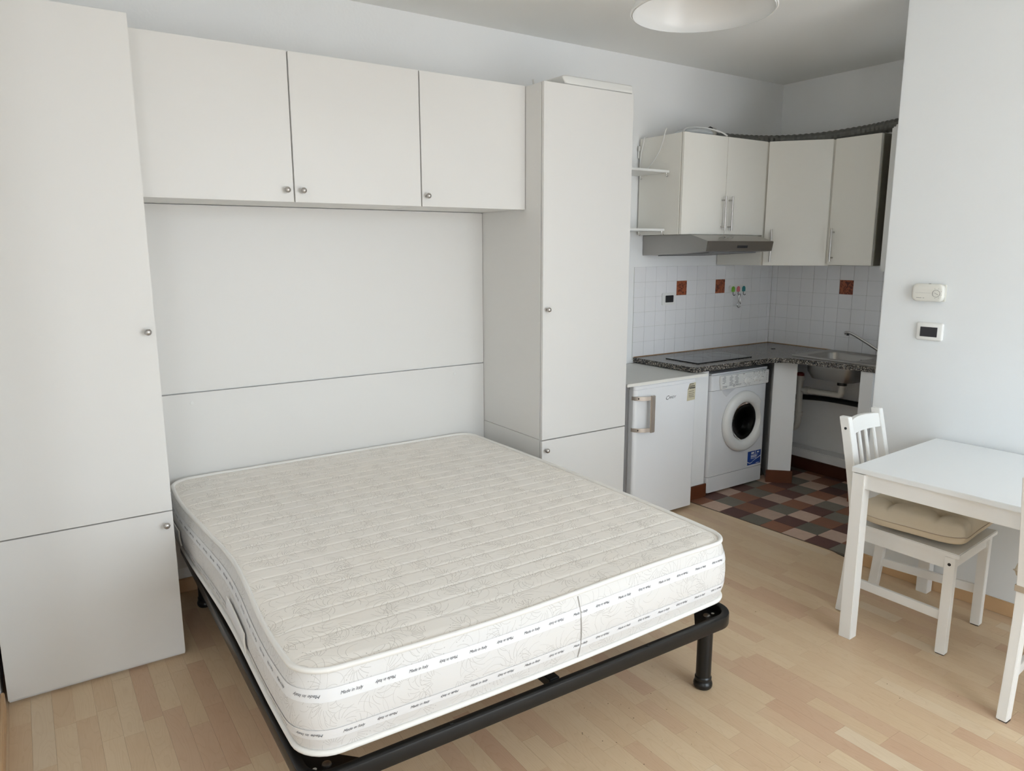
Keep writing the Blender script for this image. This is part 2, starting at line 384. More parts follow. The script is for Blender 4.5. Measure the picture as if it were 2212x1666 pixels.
# ================================================================== THE SETTING
ZC = 2.868
XK = 4.73                     # kitchen right wall
TH = math.atan(0.0475)        # the partition wall stands a little askew
PO = Vector((3.349, -1.677, 0))
struct(part('wall_back', MB().box(-0.55, 4.85, 0.0, 0.12, -0.1, ZC + 0.1), WALL), 'white plastered wall behind the bed unit and the kitchen')
struct(part('wall_right', MB().box(XK, XK + 0.12, -2.5, 0.0, -0.1, ZC + 0.1), WALL), 'white wall on the right of the kitchen niche')
struct(part('wall_niche', MB().box(3.40, NW[0], -2.5, -2.4, -0.1, ZC + 0.1).box(NW[1], XK, -2.5, -2.4, -0.1, ZC + 0.1).box(NW[0], NW[1], -2.5, -2.4, -0.1, NW[2]).box(NW[0], NW[1], -2.5, -2.4, NW[3], ZC + 0.1), WALL), 'white wall closing the kitchen niche')
struct(part('wall_left', MB().box(-0.55, -0.432, -1.7, 0.0, -0.1, ZC + 0.1), WALL), 'white wall beside the tall wardrobe')
struct(part('wall_left', MB().box(-1.7, -0.432, -1.82, -1.7, -0.1, ZC + 0.1), WALL), 'white wall return behind the photographer')
struct(part('wall_left', MB().box(-1.82, -1.7, REAR, -1.7, -0.1, ZC + 0.1), WALL), 'white wall at the far left of the room')
struct(part('ceiling', MB().box(-1.9, 5.0, REAR - 0.3, 0.2, ZC, ZC + 0.1), CEIL), 'white painted ceiling')
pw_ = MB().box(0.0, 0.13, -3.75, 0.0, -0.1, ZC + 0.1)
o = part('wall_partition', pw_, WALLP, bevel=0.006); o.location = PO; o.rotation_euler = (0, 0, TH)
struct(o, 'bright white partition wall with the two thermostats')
# rear wall with two openings
rw = MB(); xs = [-1.82, WIN[1][0], WIN[1][1], WIN[0][0], WIN[0][1], 3.75]
rw.box(xs[0], xs[1], REAR - 0.1, REAR, -0.1, ZC + 0.1).box(xs[2], xs[3], REAR - 0.1, REAR, -0.1, ZC + 0.1).box(xs[4], xs[5], REAR - 0.1, REAR, -0.1, ZC + 0.1)
for a, b in ((1, 2), (3, 4)):
    rw.box(xs[a], xs[b], REAR - 0.1, REAR, -0.1, 0.10).box(xs[a], xs[b], REAR - 0.1, REAR, 2.72, ZC + 0.1)
struct(part('wall_rear', rw, WALL), 'white wall with windows behind the photographer')
for k, (x0, x1, z0, z1) in enumerate(WIN):
    fr = MB(); e = 0.06; y0, y1 = REAR - 0.08, REAR - 0.03
    fr.box(x0, x0 + e, y0, y1, z0, z1).box(x1 - e, x1, y0, y1, z0, z1).box(x0 + e, x1 - e, y0, y1, z0, z0 + e).box(x0 + e, x1 - e, y0, y1, z1 - e, z1)
    if k == 0: fr.box((x0 + x1) / 2 - 0.05, (x0 + x1) / 2 + 0.05, y0, y1, z0 + e, z1 - e)
    struct(part('window_%d' % (k + 1), fr, PAINTW), 'white framed window')
e = 0.04; fr = MB().box(NW[0], NW[0] + e, -2.48, -2.44, NW[2], NW[3]).box(NW[1] - e, NW[1], -2.48, -2.44, NW[2], NW[3]).box(NW[0] + e, NW[1] - e, -2.48, -2.44, NW[2], NW[2] + e).box(NW[0] + e, NW[1] - e, -2.48, -2.44, NW[3] - e, NW[3])
struct(part('window_3', fr, PAINTW), 'small added window, out of view, that brightens the kitchen niche')  # frame of the opening added for its light
# skirtings
bs = struct(part('baseboard_back', MB().box(-0.43, 3.30, -0.012, 0.0, 0.0, 0.07), BASEB, bevel=0.003), 'maple skirting along the bed wall')
struct(part('baseboard_left', MB().box(-0.432, -0.419, -1.7, -0.64, 0.0, 0.07), BASEB, bevel=0.003), 'maple skirting on the left wall')
o = part('baseboard_right', MB().box(-0.013, 0.0, -3.4, -0.004, 0.0, 0.068), BASEB, bevel=0.003); o.location = PO; o.rotation_euler = (0, 0, TH)
struct(o, 'maple skirting along the partition wall')
o = part('baseboard_kitchen', MB().box(-0.010, 0.0, 0.003, 0.012, 0.0, 0.10).box(-0.010, 0.13, 0.0, 0.012, 0.0, 0.09), REDWOOD, bevel=0.002)
o.location = PO; o.rotation_euler = (0, 0, TH); struct(o, 'red brown skirting at the end of the partition wall')

# ---- laminate floor: strips 66 mm wide, laid towards the bed wall
fl = struct(part('floor', MB().box(-1.82, 3.40, REAR - 0.1, 0.0, -0.06, -0.012), WOODI), 'pale maple laminate floor')
thr = lambda y: 3.338 + 0.052 * (-0.53 - y)          # edge of the kitchen tiles
SW = 0.0662; strips = []
k0 = int(math.floor((-1.80 - 1.574) / SW)); k1 = int(math.floor((3.30 - 1.574) / SW))
for k in range(k0, k1 + 1):
    xa = 1.574 + k * SW; y = 0.0 - random.uniform(0, 0.3)
    ys = [0.0, y] if y < -0.03 else [0.0]
    while ys[-1] > REAR: ys.append(ys[-1] - random.choice((0.20, 0.28, 0.34, 0.40, 0.46, 0.52)))
    for a, b in zip(ys[1:], ys[:-1]): strips.append((xa, xa + SW, max(a, REAR), b))
def seen_area(x0, x1, y0, y1):
    if x1 < 0.2 and y1 > -0.66 or (x0 > 0.3 and x1 < 1.85 and y0 > -1.75): return 0
    ps = [project(x, y, 0) for x, y in ((x0, y0), (x1, y0), (x1, y1), (x0, y1))]
    if any(p is None for p in ps): return 0
    cx = sum(p[0] for p in ps) / 4; cy = sum(p[1] for p in ps) / 4
    if not (-60 < cx < 2270 and 900 < cy < 1740): return 0
    return abs(sum(ps[i][0] * ps[(i + 1) % 4][1] - ps[(i + 1) % 4][0] * ps[i][1] for i in range(4))) / 2
strips.sort(key=lambda s: -seen_area(*s))
rest = MB(); cache = {}; G = 0.0002
for i, (x0, x1, y0, y1) in enumerate(strips):
    L = round(y1 - y0, 4)
    if i < 292 and seen_area(x0, x1, y0, y1) > 0:
        if L not in cache:
            mbx = MB().box(G, SW - G, G, L - G, -0.012, 0.0); cache[L] = mbx.mesh('plank', smooth=0); cache[L].materials.append(WOODO)
        o = put('plank', cache[L], None, fl); o.location = (x0, y0, 0)
    else: rest.box(x0 + G, x1 - G, y0 + G, y1 - G, -0.012, 0.0)
o = part('plank_remainder', rest, WOODI, fl, smooth=0); o['kind'] = 'stuff'
xe = 1.574 + (k1 + 1) * SW
edge_cuts = [0.0, -0.40, -0.78, -1.11, -1.50, -1.66, -1.98, -2.36, -2.81]
for a, b in zip(edge_cuts[1:], edge_cuts[:-1]):
    ed = lambda y: min(thr(y), PO.x + 0.0475 * (PO.y - y) + 0.004) if y < -1.6 else thr(y)
    part('plank', MB().prism([(xe + G, b - G), (xe + G, a + G), (ed(a) - 0.004, a + G), (ed(b) - 0.004, b - G)], -0.012, 0.0), WOODO, fl, smooth=0)
# ---- kitchen floor: 15 cm slate-look tiles
KA = math.radians(2.4); KO = Vector((3.349, -0.735, 0)); TP = 0.1490
kf = part('floor', MB().box(0.0, 1.62, -1.75, 0.80, -0.06, -0.003), GROUTD, smooth=0); kf.location = KO; kf.rotation_euler = (0, 0, KA)
struct(kf, 'kitchen floor of brown, beige and sage tiles')
seqs = ['TBDGTBDGTB', 'DGTBDGBTDG', 'BTDGBTDGTB', 'DGBTDGTBDG', 'GTDBGTDBGT', 'BDGTBDGBTD', 'TGBDTGBDTG', 'DBTGDBTGDB', 'GTDBGTBDGT', 'BDGTDGTBDG']
tm = {}
for key, mt in SL.items():
    me = MB().prism(rrect(0.0012, TP - 0.0012, 0.0012, TP - 0.0012, 0.004, 2), -0.02, 0.0).mesh('tile', bevel=0.0, smooth=0); me.materials.append(mt); tm[key] = me
for c in range(10):
    for r in range(-4, 9):
        X, Y = c * TP, 0.149 - 0.0 - (r) * TP          # row 0 spans y 0.149..0.298 above the origin
        wx = KO.x + X * math.cos(KA) - Y * math.sin(KA); wy = KO.y + X * math.sin(KA) + Y * math.cos(KA)
        if wy + TP > 0.0 or wx + TP > XK + 0.1 or wy < -2.42: continue
        key = seqs[c][r % 10]
        o = put('tile', tm[key], None, kf); o.location = (X, Y, random.uniform(-0.0006, 0.0006))
tr = part('trim_1', MB().prism([(thr(-0.45) - 0.005, -0.45), (thr(-1.70) - 0.005, -1.70), (thr(-1.70) + 0.006, -1.70), (thr(-0.45) + 0.006, -0.45)], -0.01, 0.0006), mat('dark_threshold', lin(84, 66, 50), 0.5))
struct(tr, 'thin dark threshold between laminate and kitchen tiles')

# ---- wall tiles
TB = 0.1024; ZT = 1.534; XT = 3.251
wt = struct(part('backsplash_back', MB().box(XT, XK, -0.004, 0.0, 0.90, ZT), GROUT), 'white glazed tiles with brown relief tiles above the hob')
full = MB().prism(rrect(0.0008, TB - 0.0008, 0.0008, TB - 0.0008, 0.002, 2), -0.0075, -0.001, 'xz').mesh('tile', bevel=0.0012, seg=2, smooth=40)
fw_, fb_ = full.copy(), full.copy(); fw_.materials.append(TILEW); fb_.materials.append(TILEB)
lastw = XK - 0.008 - (XT + 14 * TB)
part_t = MB().prism(rrect(0.0008, lastw, 0.0008, TB - 0.0008, 0.002, 2), -0.0075, -0.001, 'xz').mesh('tile', bevel=0.0012, smooth=40); part_t.materials.append(TILEW)
for c in range(15):
    for r in range(6):
        o = put('tile', part_t if c == 14 else (fb_ if (r == 1 and c in (4, 8)) else fw_), None, wt)
        o.location = (XT + c * TB, random.uniform(-0.0004, 0.0004), ZT - (r + 1) * TB); o.rotation_euler = (random.uniform(-.004, .004), 0, random.uniform(-.004, .004))
        if r == 1 and c in (4, 8): o['label'] = 'brown relief tile'
wr = struct(part('backsplash_right', MB().box(XK - 0.004, XK, -1.62, 0.0, 0.90, ZT), GROUT), 'white glazed tiles on the right wall above the sink')
for c in range(16):
    for r in range(6):
        y = -0.061 - (c - 1) * 0.1055 if c else -0.0085
        wdt = 0.1055 if c else 0.052
        key = 'R%d' % (c > 0)
        if key not in tm:
            tm[key] = MB().prism(rrect(-wdt + 0.0008, -0.0008, 0.0008, TB - 0.0008, 0.002, 2), -0.0075, -0.001, 'yz').mesh('tile', bevel=0.0012, smooth=40); tm[key].materials.append(TILEW)
            tm[key + 'b'] = tm[key].copy(); tm[key + 'b'].materials.clear(); tm[key + 'b'].materials.append(TILEB)
        brown = (r == 1 and c == 6)
        o = put('tile', tm[key + ('b' if brown else '')], None, wr); o.location = (XK + random.uniform(-0.0004, 0.0004), y, ZT - (r + 1) * TB)
        o.rotation_euler = (0, random.uniform(-.004, .004), random.uniform(-.004, .004))
        if brown: o['label'] = 'brown relief tile'

# ================================================================== BED UNIT
def knob(x, y, z, parent):
    """round satin knob on a door facing -y"""
    pr = [(0.0055, 0.0), (0.0055, -0.004), (0.0045, -0.010), (0.0075, -0.014), (0.0115, -0.018), (0.0130, -0.023), (0.0115, -0.028), (0.0070, -0.032), (0.001, -0.033)]
    mb = MB().lathe(pr, (x, y, z), 'y', 20)
    return part('knob', mb, NICK, parent, smooth=60)
D = 0.018
XL0, XL1, YL = -0.413, 0.197, -0.621
t = thing('tall_wardrobe', 'tall white two-door wardrobe at the left edge', 'wardrobe', ((XL0 + XL1) / 2, -0.31, 0))
part('body', MB().box(XL0 + 0.002, XL1, YL + D + 0.002, -0.002, 0.0, 2.478), LAM, t, bevel=0.001)
d = part('door', MB().box(XL0, XL1 - 0.001, YL, YL + D, 0.636, 2.480), LAM, t, bevel=0.0012); knob(0.166, YL, 1.352, d)
d = part('door', MB().box(XL0, XL1 - 0.001, YL, YL + D, 0.016, 0.631), LAM, t, bevel=0.0012); knob(0.168, YL, 0.581, d)

ZU0, ZU1, YU = 1.860, 2.476, -0.451
XU = [0.199, 0.8141, 1.4287, 2.0345]
t = thing('wall_cabinet', 'white double-door overhead cabinet above the bed, two knobs', 'cabinet', (0.8, -0.22, ZU0), group='overhead cabinets above the bed')
part('body', MB().box(XU[0], XU[2] - 0.0015, YU + D + 0.002, -0.001, ZU0 + 0.002, ZU1 - 0.002), LAM, t, bevel=0.001)
d = part('door', MB().box(XU[0] + 0.001, XU[1] - 0.003, YU, YU + D, ZU0, ZU1), LAM, t, bevel=0.0012); knob(0.779, YU, 1.909, d)
d = part('door', MB().box(XU[1] + 0.003, XU[2] - 0.003, YU, YU + D, ZU0, ZU1), LAM, t, bevel=0.0012); knob(0.849, YU, 1.909, d)
t = thing('wall_cabinet', 'white single-door overhead cabinet next to the right tall cupboard', 'cabinet', (1.73, -0.22, ZU0), group='overhead cabinets above the bed')
part('body', MB().box(XU[2] + 0.0015, XU[3], YU + D + 0.002, -0.001, ZU0 + 0.002, ZU1 - 0.002), LAM, t, bevel=0.001)
d = part('door', MB().box(XU[2] + 0.003, XU[3] - 0.001, YU, YU + D, ZU0, ZU1), LAM, t, bevel=0.0012); knob(1.456, YU, 1.909, d)

t = thing('headboard_panel', 'white two-piece back panel on the wall above the mattress', 'panel', (1.115, -0.01, 0.12))
part('upper_panel', MB().box(0.199, 2.034, -0.020, -0.001, 0.994, ZU0 - 0.001), LAM, t, bevel=0.001)
lp = part('lower_panel', MB().box(0.199, 2.034, -0.020, -0.001, 0.13, 0.988), LAM, t, bevel=0.001)
for x, z in ((0.406, 0.939), (1.836, 0.942)):
    part('screw_cap', MB().lathe([(0.009, 0.0), (0.009, -0.0015), (0.007, -0.0022)], (x, -0.020, z), 'y', 16), PLAS, lp)

XR0, XR1, YR, ZR = 2.0358, 2.637, -0.6095, 2.4735
t = thing('tall_cupboard', 'white two-door tall cupboard between bed and small fridge', 'cupboard', ((XR0 + XR1) / 2, -0.3, 0))
part('body', MB().box(XR0, XR1, YR + D + 0.004, -0.001, 0.640, ZR - 0.001), LAM, t, bevel=0.001)
part('body', MB().box(XR0, XR1, YR + D + 0.004, -0.001, 0.0, 0.638), LAM, t, bevel=0.001)
d = part('door', MB().box(XR0 + 0.001, XR1, YR, YR + D, 0.642, ZR), LAM, t, bevel=0.0012); knob(2.061, YR, 1.345, d)
d = part('door', MB().box(XR0 + 0.001, XR1, YR, YR + D, 0.016, 0.635), LAM, t, bevel=0.0012); knob(2.059, YR, 0.584, d)
for z in (2.43, 1.88):
    part('screw_cap', MB().lathe([(0.006, 0.0), (0.006, -0.001)], (XR0, YR + 0.05, z), 'x', 12), PLAS, t)

# white shallow tray lying on top of the right cupboard
t = thing('plastic_tray', 'white rounded plastic tray lying on the right tall cupboard', 'tray', (2.4, -0.45, ZR))
sec = [(-0.605, ZR + 0.006), (-0.597, ZR + 0.002), (-0.30, ZR + 0.002), (-0.292, ZR + 0.006), (-0.292, ZR + 0.04), (-0.300, ZR + 0.046), (-0.597, ZR + 0.046), (-0.605, ZR + 0.038)]
mb = MB(); rows = []
for x, sc in ((2.156, 0.45), (2.158, 0.7), (2.164, 0.88), (2.174, 0.97), (2.186, 1.0), (2.628, 1.0)):
    rows.append([(x + (0.014 if zz < ZR + 0.02 and x < 2.2 else 0), -0.45 + (y + 0.45) * (0.9 + 0.1 * sc), ZR + 0.025 + (zz - ZR - 0.025) * sc) for y, zz in sec])
n = len(sec); mb.add([p for r in rows for p in r], [(i * n + k, i * n + (k + 1) % n, (i + 1) * n + (k + 1) % n, (i + 1) * n + k) for i in range(len(rows) - 1) for k in range(n)] + [tuple(range(n - 1, -1, -1)), tuple((len(rows) - 1) * n + k for k in range(n))])
part('shell', mb, PLAS, t, smooth=60)
part('clip', MB().box(2.545, 2.562, -0.50, -0.47, ZR + 0.046, ZR + 0.066).box(2.550, 2.558, -0.503, -0.498, ZR + 0.046, ZR + 0.070), NICK, t, bevel=0.001)
pth = [(2.118 + 0.02 * (k / 5) ** 2, -0.40, ZR + 0.052 - 0.046 * k / 5) for k in range(6)]
part('cord', MB().tube(pth, 0.005, 8, flat=(1.6, 0.5)), PLAS, t)

# ================================================================== BED
BZ = 0.345       # top of the frame
bed = thing('bed_frame', 'black tubular metal double bed frame on round legs', 'bed frame', (1.07, -1.05, 0), math.radians(-0.9), local=True)
# local: x -0.80..0.80, y -0.98..0.92
def frame_path(x0, x1, y0, y1, r, n=8): return [(x, y) for x, y in rrect(x0, x1, y0, y1, r, n)]
fx0, fx1, fy0, fy1 = -0.810, 0.832, -0.998, 0.93
sec = [(0.0, -0.025), (0.0, -0.060), (0.0015, -0.0645), (0.006, -0.066), (0.024, -0.066), (0.0285, -0.0645), (0.030, -0.060), (0.030, -0.025), (0.0285, -0.0205), (0.024, -0.019), (0.006, -0.019), (0.0015, -0.0205)]
def ringed(off): return rrect(fx0 + off, fx1 - off, fy0 + off, fy1 - off, max(0.085 - off, 0.02), 8)
rings = [[(x, y, BZ - 0.004 + dz) for x, y in ringed(o_)] for o_, dz in sec]
mb = MB(); n = len(rings[0]); ns = len(rings)
mb.add([p for r in rings for p in r], [(i * n + k, i * n + (k + 1) % n, ((i + 1) % ns) * n + (k + 1) % n, ((i + 1) % ns) * n + k) for i in range(ns) for k in range(n)])
part('side_rail', mb, BLACK, bed, smooth=46)
legp = [(0.018, 0.0), (0.031, 0.002), (0.0355, 0.009), (0.0362, 0.018), (0.0340, 0.026), (0.0292, 0.031), (0.0292, 0.033), (0.0318, 0.036), (0.0318, 0.045), (0.0285, 0.050), (0.0285, 0.285)]
for x in (-0.725, 0.748):
    for y in (-0.915, 0.83):
        part('leg', MB().lathe(legp, (x, y, 0), 'z', 28), BLACK, bed, smooth=30)
for sx, sy in ((-1, -1), (1, -1), (-1, 1), (1, 1)):
    X = lambda v: v * sx
    cy = fy0 + 0.03 if sy < 0 else fy1 - 0.03; cx = (fx1 - 0.03) if sx > 0 else (fx0 + 0.03)
    g = part('corner_plate', MB().prism([(cx, cy), (cx - sx * 0.17, cy), (cx, cy - sy * 0.17)], BZ - 0.055, BZ - 0.049), BLACK, bed, bevel=0.001)
    part('bolt', MB().lathe([(0.0135, 0.0), (0.0125, 0.004), (0.008, 0.007), (0.001, 0.008)], (cx - sx * 0.055, cy - sy * 0.05, BZ - 0.049), 'z', 16), STEEL, g)
    part('bolt_hole', MB().lathe([(0.006, 0.0), (0.006, 0.0006)], (cx - sx * 0.022, cy - sy * 0.05, BZ - 0.049), 'z', 12), EDGE, g)
part('centre_beam', MB().box(-0.02, 0.02, fy0 + 0.03, fy1 - 0.03, BZ - 0.055, BZ - 0.020), BLACK, bed, bevel=0.004)
wood = mat('beech_slat', lin(190, 150, 105), 0.5, vary=0.2, vscale=10)
for k in range(13):
    y = -0.86 + k * 0.137
    for s_ in (-1, 1):
        a, b = sorted((s_ * 0.02, fx1 - 0.034 if s_ > 0 else fx0 + 0.034))
        part('slat', MB().box(a, b, y - 0.033, y + 0.033, BZ - 0.014, BZ - 0.004), wood, bed, bevel=0.002)
for x in (-0.38, 0.38): part('rail_rivet', MB().lathe([(0.006, 0.0), (0.004, 0.002)], (x, fy0 + 0.014, BZ - 0.021), 'z', 10), BLACK, bed)

# mattress
MX0, MX1, MY0, MY1 = 0.278, 1.900, -1.985, -0.050
MZ0, MZ1 = 0.348, 0.588
mt_ = thing('mattress', 'white quilted double mattress lying on the black bed frame', 'mattress', ((MX0 + MX1) / 2, (MY0 + MY1) / 2, MZ0))
CR = 0.085
def sag(x, y):
    """gentle unevenness of the old edges"""
    dl = math.exp(-((x - MX0) / 0.10) ** 2); df = math.exp(-((y - MY0) / 0.12) ** 2)
    return dl * (-0.010 * math.exp(-((y + 0.42) / 0.22) ** 2) + 0.004 * math.sin(y * 9.0)) + df * 0.005 * math.sin(x * 5.0 + 0.6)
def shift(x, y):
    dl = math.exp(-((x - MX0) / 0.10) ** 2); dr = math.exp(-((x - MX1) / 0.10) ** 2); df = math.exp(-((y - MY0) / 0.10) ** 2)
    mid = math.sin(PI * min(max((y - MY0) / (MY1 - MY0), 0), 1)); midx = math.sin(PI * min(max((x - MX0) / (MX1 - MX0), 0), 1))
    return (dl * (0.016 * math.sin(y * 4.6 + 0.4) + 0.010 * mid) + dr * 0.022 * mid, -df * 0.018 * midx)
def W(x, y, z):
    sx, sy = shift(x, y); kz = (z - MZ0) / (MZ1 - MZ0)
    return (x + sx * (0.35 + 0.65 * kz), y + sy, z + sag(x, y) * kz)
NR, NCOL = 520, 48; QP = 0.0765; rows = []
inset = 0.004
ys = [MY0 + inset + (MY1 - MY0 - 2 * inset) * i / NR for i in range(NR + 1)]
def hw(y, off):
    """half-extents of the rounded rectangle at this y"""
    r = CR - off; d0 = y - (MY0 + off); d1 = (MY1 - off) - y; d = min(d0, d1)
    cut = r - math.sqrt(max(r * r - (r - d) ** 2, 0)) if d < r else 0.0
    return MX0 + off + cut, MX1 - off - cut
for y in ys:
    a, b = hw(y, inset); row = []
    ph = (y - (-1.813)) / QP; fr = abs((ph % 1.0) - 0.5) * 2      # 1 on the stitch line, 0 mid channel
    for j in range(NCOL + 1):
        u = j / NCOL; u = 0.5 - 0.5 * math.cos(PI * u) if j not in (0, NCOL) else u
        x = a + (b - a) * u
        de = min(x - a, b - x, y - MY0, MY1 - y); ed = min(max(de / 0.045, 0), 1); ed = ed * ed * (3 - 2 * ed)
        puff = 0.0042 * (1 - fr ** 12) * ed
        row.append(W(x, y, MZ1 - 0.006 + puff + 0.002 * ed + 0.003 * ed * math.sin(x * 3.1 + 1) * math.sin(y * 2.3)))
    rows.append(row)
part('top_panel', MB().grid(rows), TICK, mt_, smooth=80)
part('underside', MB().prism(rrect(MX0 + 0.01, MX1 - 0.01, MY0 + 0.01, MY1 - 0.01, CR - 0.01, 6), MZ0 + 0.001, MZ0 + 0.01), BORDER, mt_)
def perim(off, N=260):
    """points, outward normals and arc length round the mattress, starting mid-back, going left, front, right"""
    x0, x1, y0, y1, r = MX0 - off, MX1 + off, MY0 - off, MY1 + off, CR + off
    segs = [('l', (1.09, y1), (x0 + r, y1)), ('a', (x0 + r, y1 - r), 90), ('l', (x0, y1 - r), (x0, y0 + r)), ('a', (x0 + r, y0 + r), 180),
            ('l', (x0 + r, y0), (x1 - r, y0)), ('a', (x1 - r, y0 + r), 270), ('l', (x1, y0 + r), (x1, y1 - r)), ('a', (x1 - r, y1 - r), 0), ('l', (x1 - r, y1), (1.09, y1))]
    pts = []
    for sg in segs:
        if sg[0] == 'l':
            (ax, ay), (bx, by) = sg[1], sg[2]; L = math.hypot(bx - ax, by - ay); k = max(2, int(L / 0.02)); dx, dy = (bx - ax) / L, (by - ay) / L
            pts += [(ax + (bx - ax) * i / k, ay + (by - ay) * i / k, dy, -dx) for i in range(k)]
        else:
            for i in range(8):
                a = math.radians(sg[2] + 90 * i / 8); pts.append((sg[1][0] + r * math.cos(a), sg[1][1] + r * math.sin(a), math.cos(a), math.sin(a)))
    return pts
PR = perim(0.0)
def bulge(z):
    k = min(max((z - MZ0) / (MZ1 - MZ0), 0), 1); return 0.028 * math.sin(PI * k) ** 0.7 - 0.004 * k
def side(i, z, extra=0.0):
    x, y, nx, ny = PR[i % len(PR)]; b_ = bulge(z) + extra
    q = W(x, y, z); return (q[0] + nx * b_, q[1] + ny * b_, q[2])
NP = len(PR)
zs = [MZ0 + 0.002 + (MZ1 - MZ0 - 0.010) * k / 12 for k in range(13)]
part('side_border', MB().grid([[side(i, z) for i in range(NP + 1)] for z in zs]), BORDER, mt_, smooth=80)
for z in (MZ1 - 0.004, MZ0 + 0.008):
    part('piping', MB().tube([side(i, z, 0.003 if z > 0.5 else 0.006) for i in range(NP)], 0.0085, 10, closed=True), PIPING, mt_, smooth=80)
# arc length table for lettering
arc = [0.0]
for i in range(NP): arc.append(arc[-1] + math.dist(PR[i][:2], PR[(i + 1) % NP][:2]))
def at_arc(s, z, extra):
    s %= arc[-1]; lo, hi = 0, NP
    while hi - lo > 1:
        md = (lo + hi) // 2
        if arc[md] <= s: lo = md
        else: hi = md
    f = (s - arc[lo]) / max(arc[lo + 1] - arc[lo], 1e-9); p, q = side(lo, z, extra), side(lo + 1, z, extra)
    return tuple(p[k] + (q[k] - p[k]) * f for k in range(3))
front_s = next(arc[i] for i in range(NP) if abs(PR[i][1] - MY0) < 1e-6)
for zc, hh in ((0.524, 0.0165), (0.416, 0.0145)):
    tape = part('tape', MB().grid([[side(i, zc - hh + 2 * hh * k / 3, 0.0016) for i in range(NP + 1)] for k in range(4)]), TAPE, mt_, smooth=80)
    k = 0; s = front_s - 2.05
    while s < front_s + 1.55:
        flip = -1 if k % 2 else 1
        le = MB(); add_text(le, 'Made in Italy', 0.0118, lambda x, y: at_arc(s + flip * x * 0.95, zc + flip * y, 0.0026), 0.42)
        part('lettering', le, INK, tape, smooth=0, recalc=False)
        s += 0.0945; k += 1
# handles on the left side: flat stitched bands
il = [i for i in range(NP) if abs(PR[i][0] - MX0) < 1e-6]
for ya, yb in ((-0.20, -0.47), (-1.19, -1.49)):
    ii = [i for i in il if yb <= PR[i][1] <= ya]
    hd = part('handle', MB().grid([[side(i, 0.415 + 0.068 * k / 3, 0.007 + (0.004 if 0 < k < 3 else 0)) for i in ii] for k in range(4)]), TAPE, mt_, smooth=80)
    part('handle_hem', MB().tube([side(ii[-1], 0.415 + 0.068 * k / 4, 0.009) for k in range(5)], 0.003, 6), PIPING, hd)
    part('handle_hem', MB().tube([side(i, 0.483, 0.009) for i in ii], 0.0025, 6), PIPING, hd)
sx_ = min(range(NP), key=lambda i: abs(PR[i][0] - 1.14) + abs(PR[i][1] - MY0) * 10)
part('seam', MB().tube([side(sx_, MZ0 + 0.015 + (MZ1 - MZ0 - 0.03) * k / 8, 0.0022) for k in range(9)], 0.0016, 6), mat('seam_thread', (0.45, 0.43, 0.41, 1), 0.8), mt_)

# ================================================================== KITCHEN BASE
ZK = 0.917; CT = 0.034
# granite worktop
def arcpts(cx, cy, r, a0, a1, n=8): return [(cx + r * math.cos(math.radians(a0 + (a1 - a0) * k / n)), cy + r * math.sin(math.radians(a0 + (a1 - a0) * k / n))) for k in range(n + 1)]
outline = [(XK - 0.004, -0.004), (3.262, -0.004)] + arcpts(3.31, -0.512, 0.045, 180, 262, 6) + [(3.96, -0.566), (4.02, -0.574), (4.07, -0.598), (4.105, -0.640), (4.125, -0.70)] + arcpts(4.252, -1.185, 0.045, 172, 262, 6) + [(XK - 0.004, -1.24)]
SX0, SX1, SY0, SY1 = 4.235, 4.695, -1.24, -0.565       # steel sink top
hx0, hx1, hy0, hy1 = 4.305, 4.625, -0.99, -0.625        # bowl
bm = bmesh.new()
mbc = MB()
n = len(outline)
# worktop with a hole for the bowl: bridge the outline to the hole
hole = rrect(hx0 - 0.006, hx1 + 0.006, hy0 - 0.006, hy1 + 0.006, 0.06, 4)
for zz in (ZK - CT, ZK):
    vs = [bm.verts.new((x, y, zz)) for x, y in outline]; hs = [bm.verts.new((x, y, zz)) for x, y in hole]
    es = [bm.edges.new((vs[i], vs[(i + 1) % n])) for i in range(n)] + [bm.edges.new((hs[i], hs[(i + 1) % len(hs)])) for i in range(len(hs))]
    bmesh.ops.triangle_fill(bm, use_beauty=True, edges=es)
bm.verts.ensure_lookup_table(); N1 = n + len(hole)
for i in range(n): bm.faces.new([bm.verts[i], bm.verts[(i + 1) % n], bm.verts[N1 + (i + 1) % n], bm.verts[N1 + i]])
for i in range(len(hole)): bm.faces.new([bm.verts[n + i], bm.verts[n + (i + 1) % len(hole)], bm.verts[N1 + n + (i + 1) % len(hole)], bm.verts[N1 + n + i]])
bmesh.ops.recalc_face_normals(bm, faces=bm.faces)
es = [e for e in bm.edges if len(e.link_faces) == 2 and abs(e.verts[0].co.z - e.verts[1].co.z) < 1e-5 and e.calc_face_angle(0) > 1.2 and e.verts[0].index % N1 < n and e.verts[1].index % N1 < n]
bmesh.ops.bevel(bm, geom=es, offset=0.007, segments=3, affect='EDGES', clamp_overlap=True)
cn_ = area_normals(bm, 35); me = bpy.data.meshes.new('worktop'); bm.to_mesh(me); bm.free(); me.shade_smooth(); me.normals_split_custom_set(cn_)
o = put('worktop', me, GRAN); tag(o, 'speckled dark granite worktop running round the kitchen corner', 'worktop')
part('plug', MB().lathe([(0.016, ZK), (0.016, ZK + 0.003), (0.010, ZK + 0.004)], (4.43, -0.275, 0), 'z', 16), BLKP, o)
part('sealant', MB().tube([(3.262, -0.010, ZK + 0.001), (XK - 0.010, -0.010, ZK + 0.001), (XK - 0.010, -0.56, ZK + 0.001)], 0.004, 6), mat('aged_sealant', lin(150, 118, 84), 0.7), o)

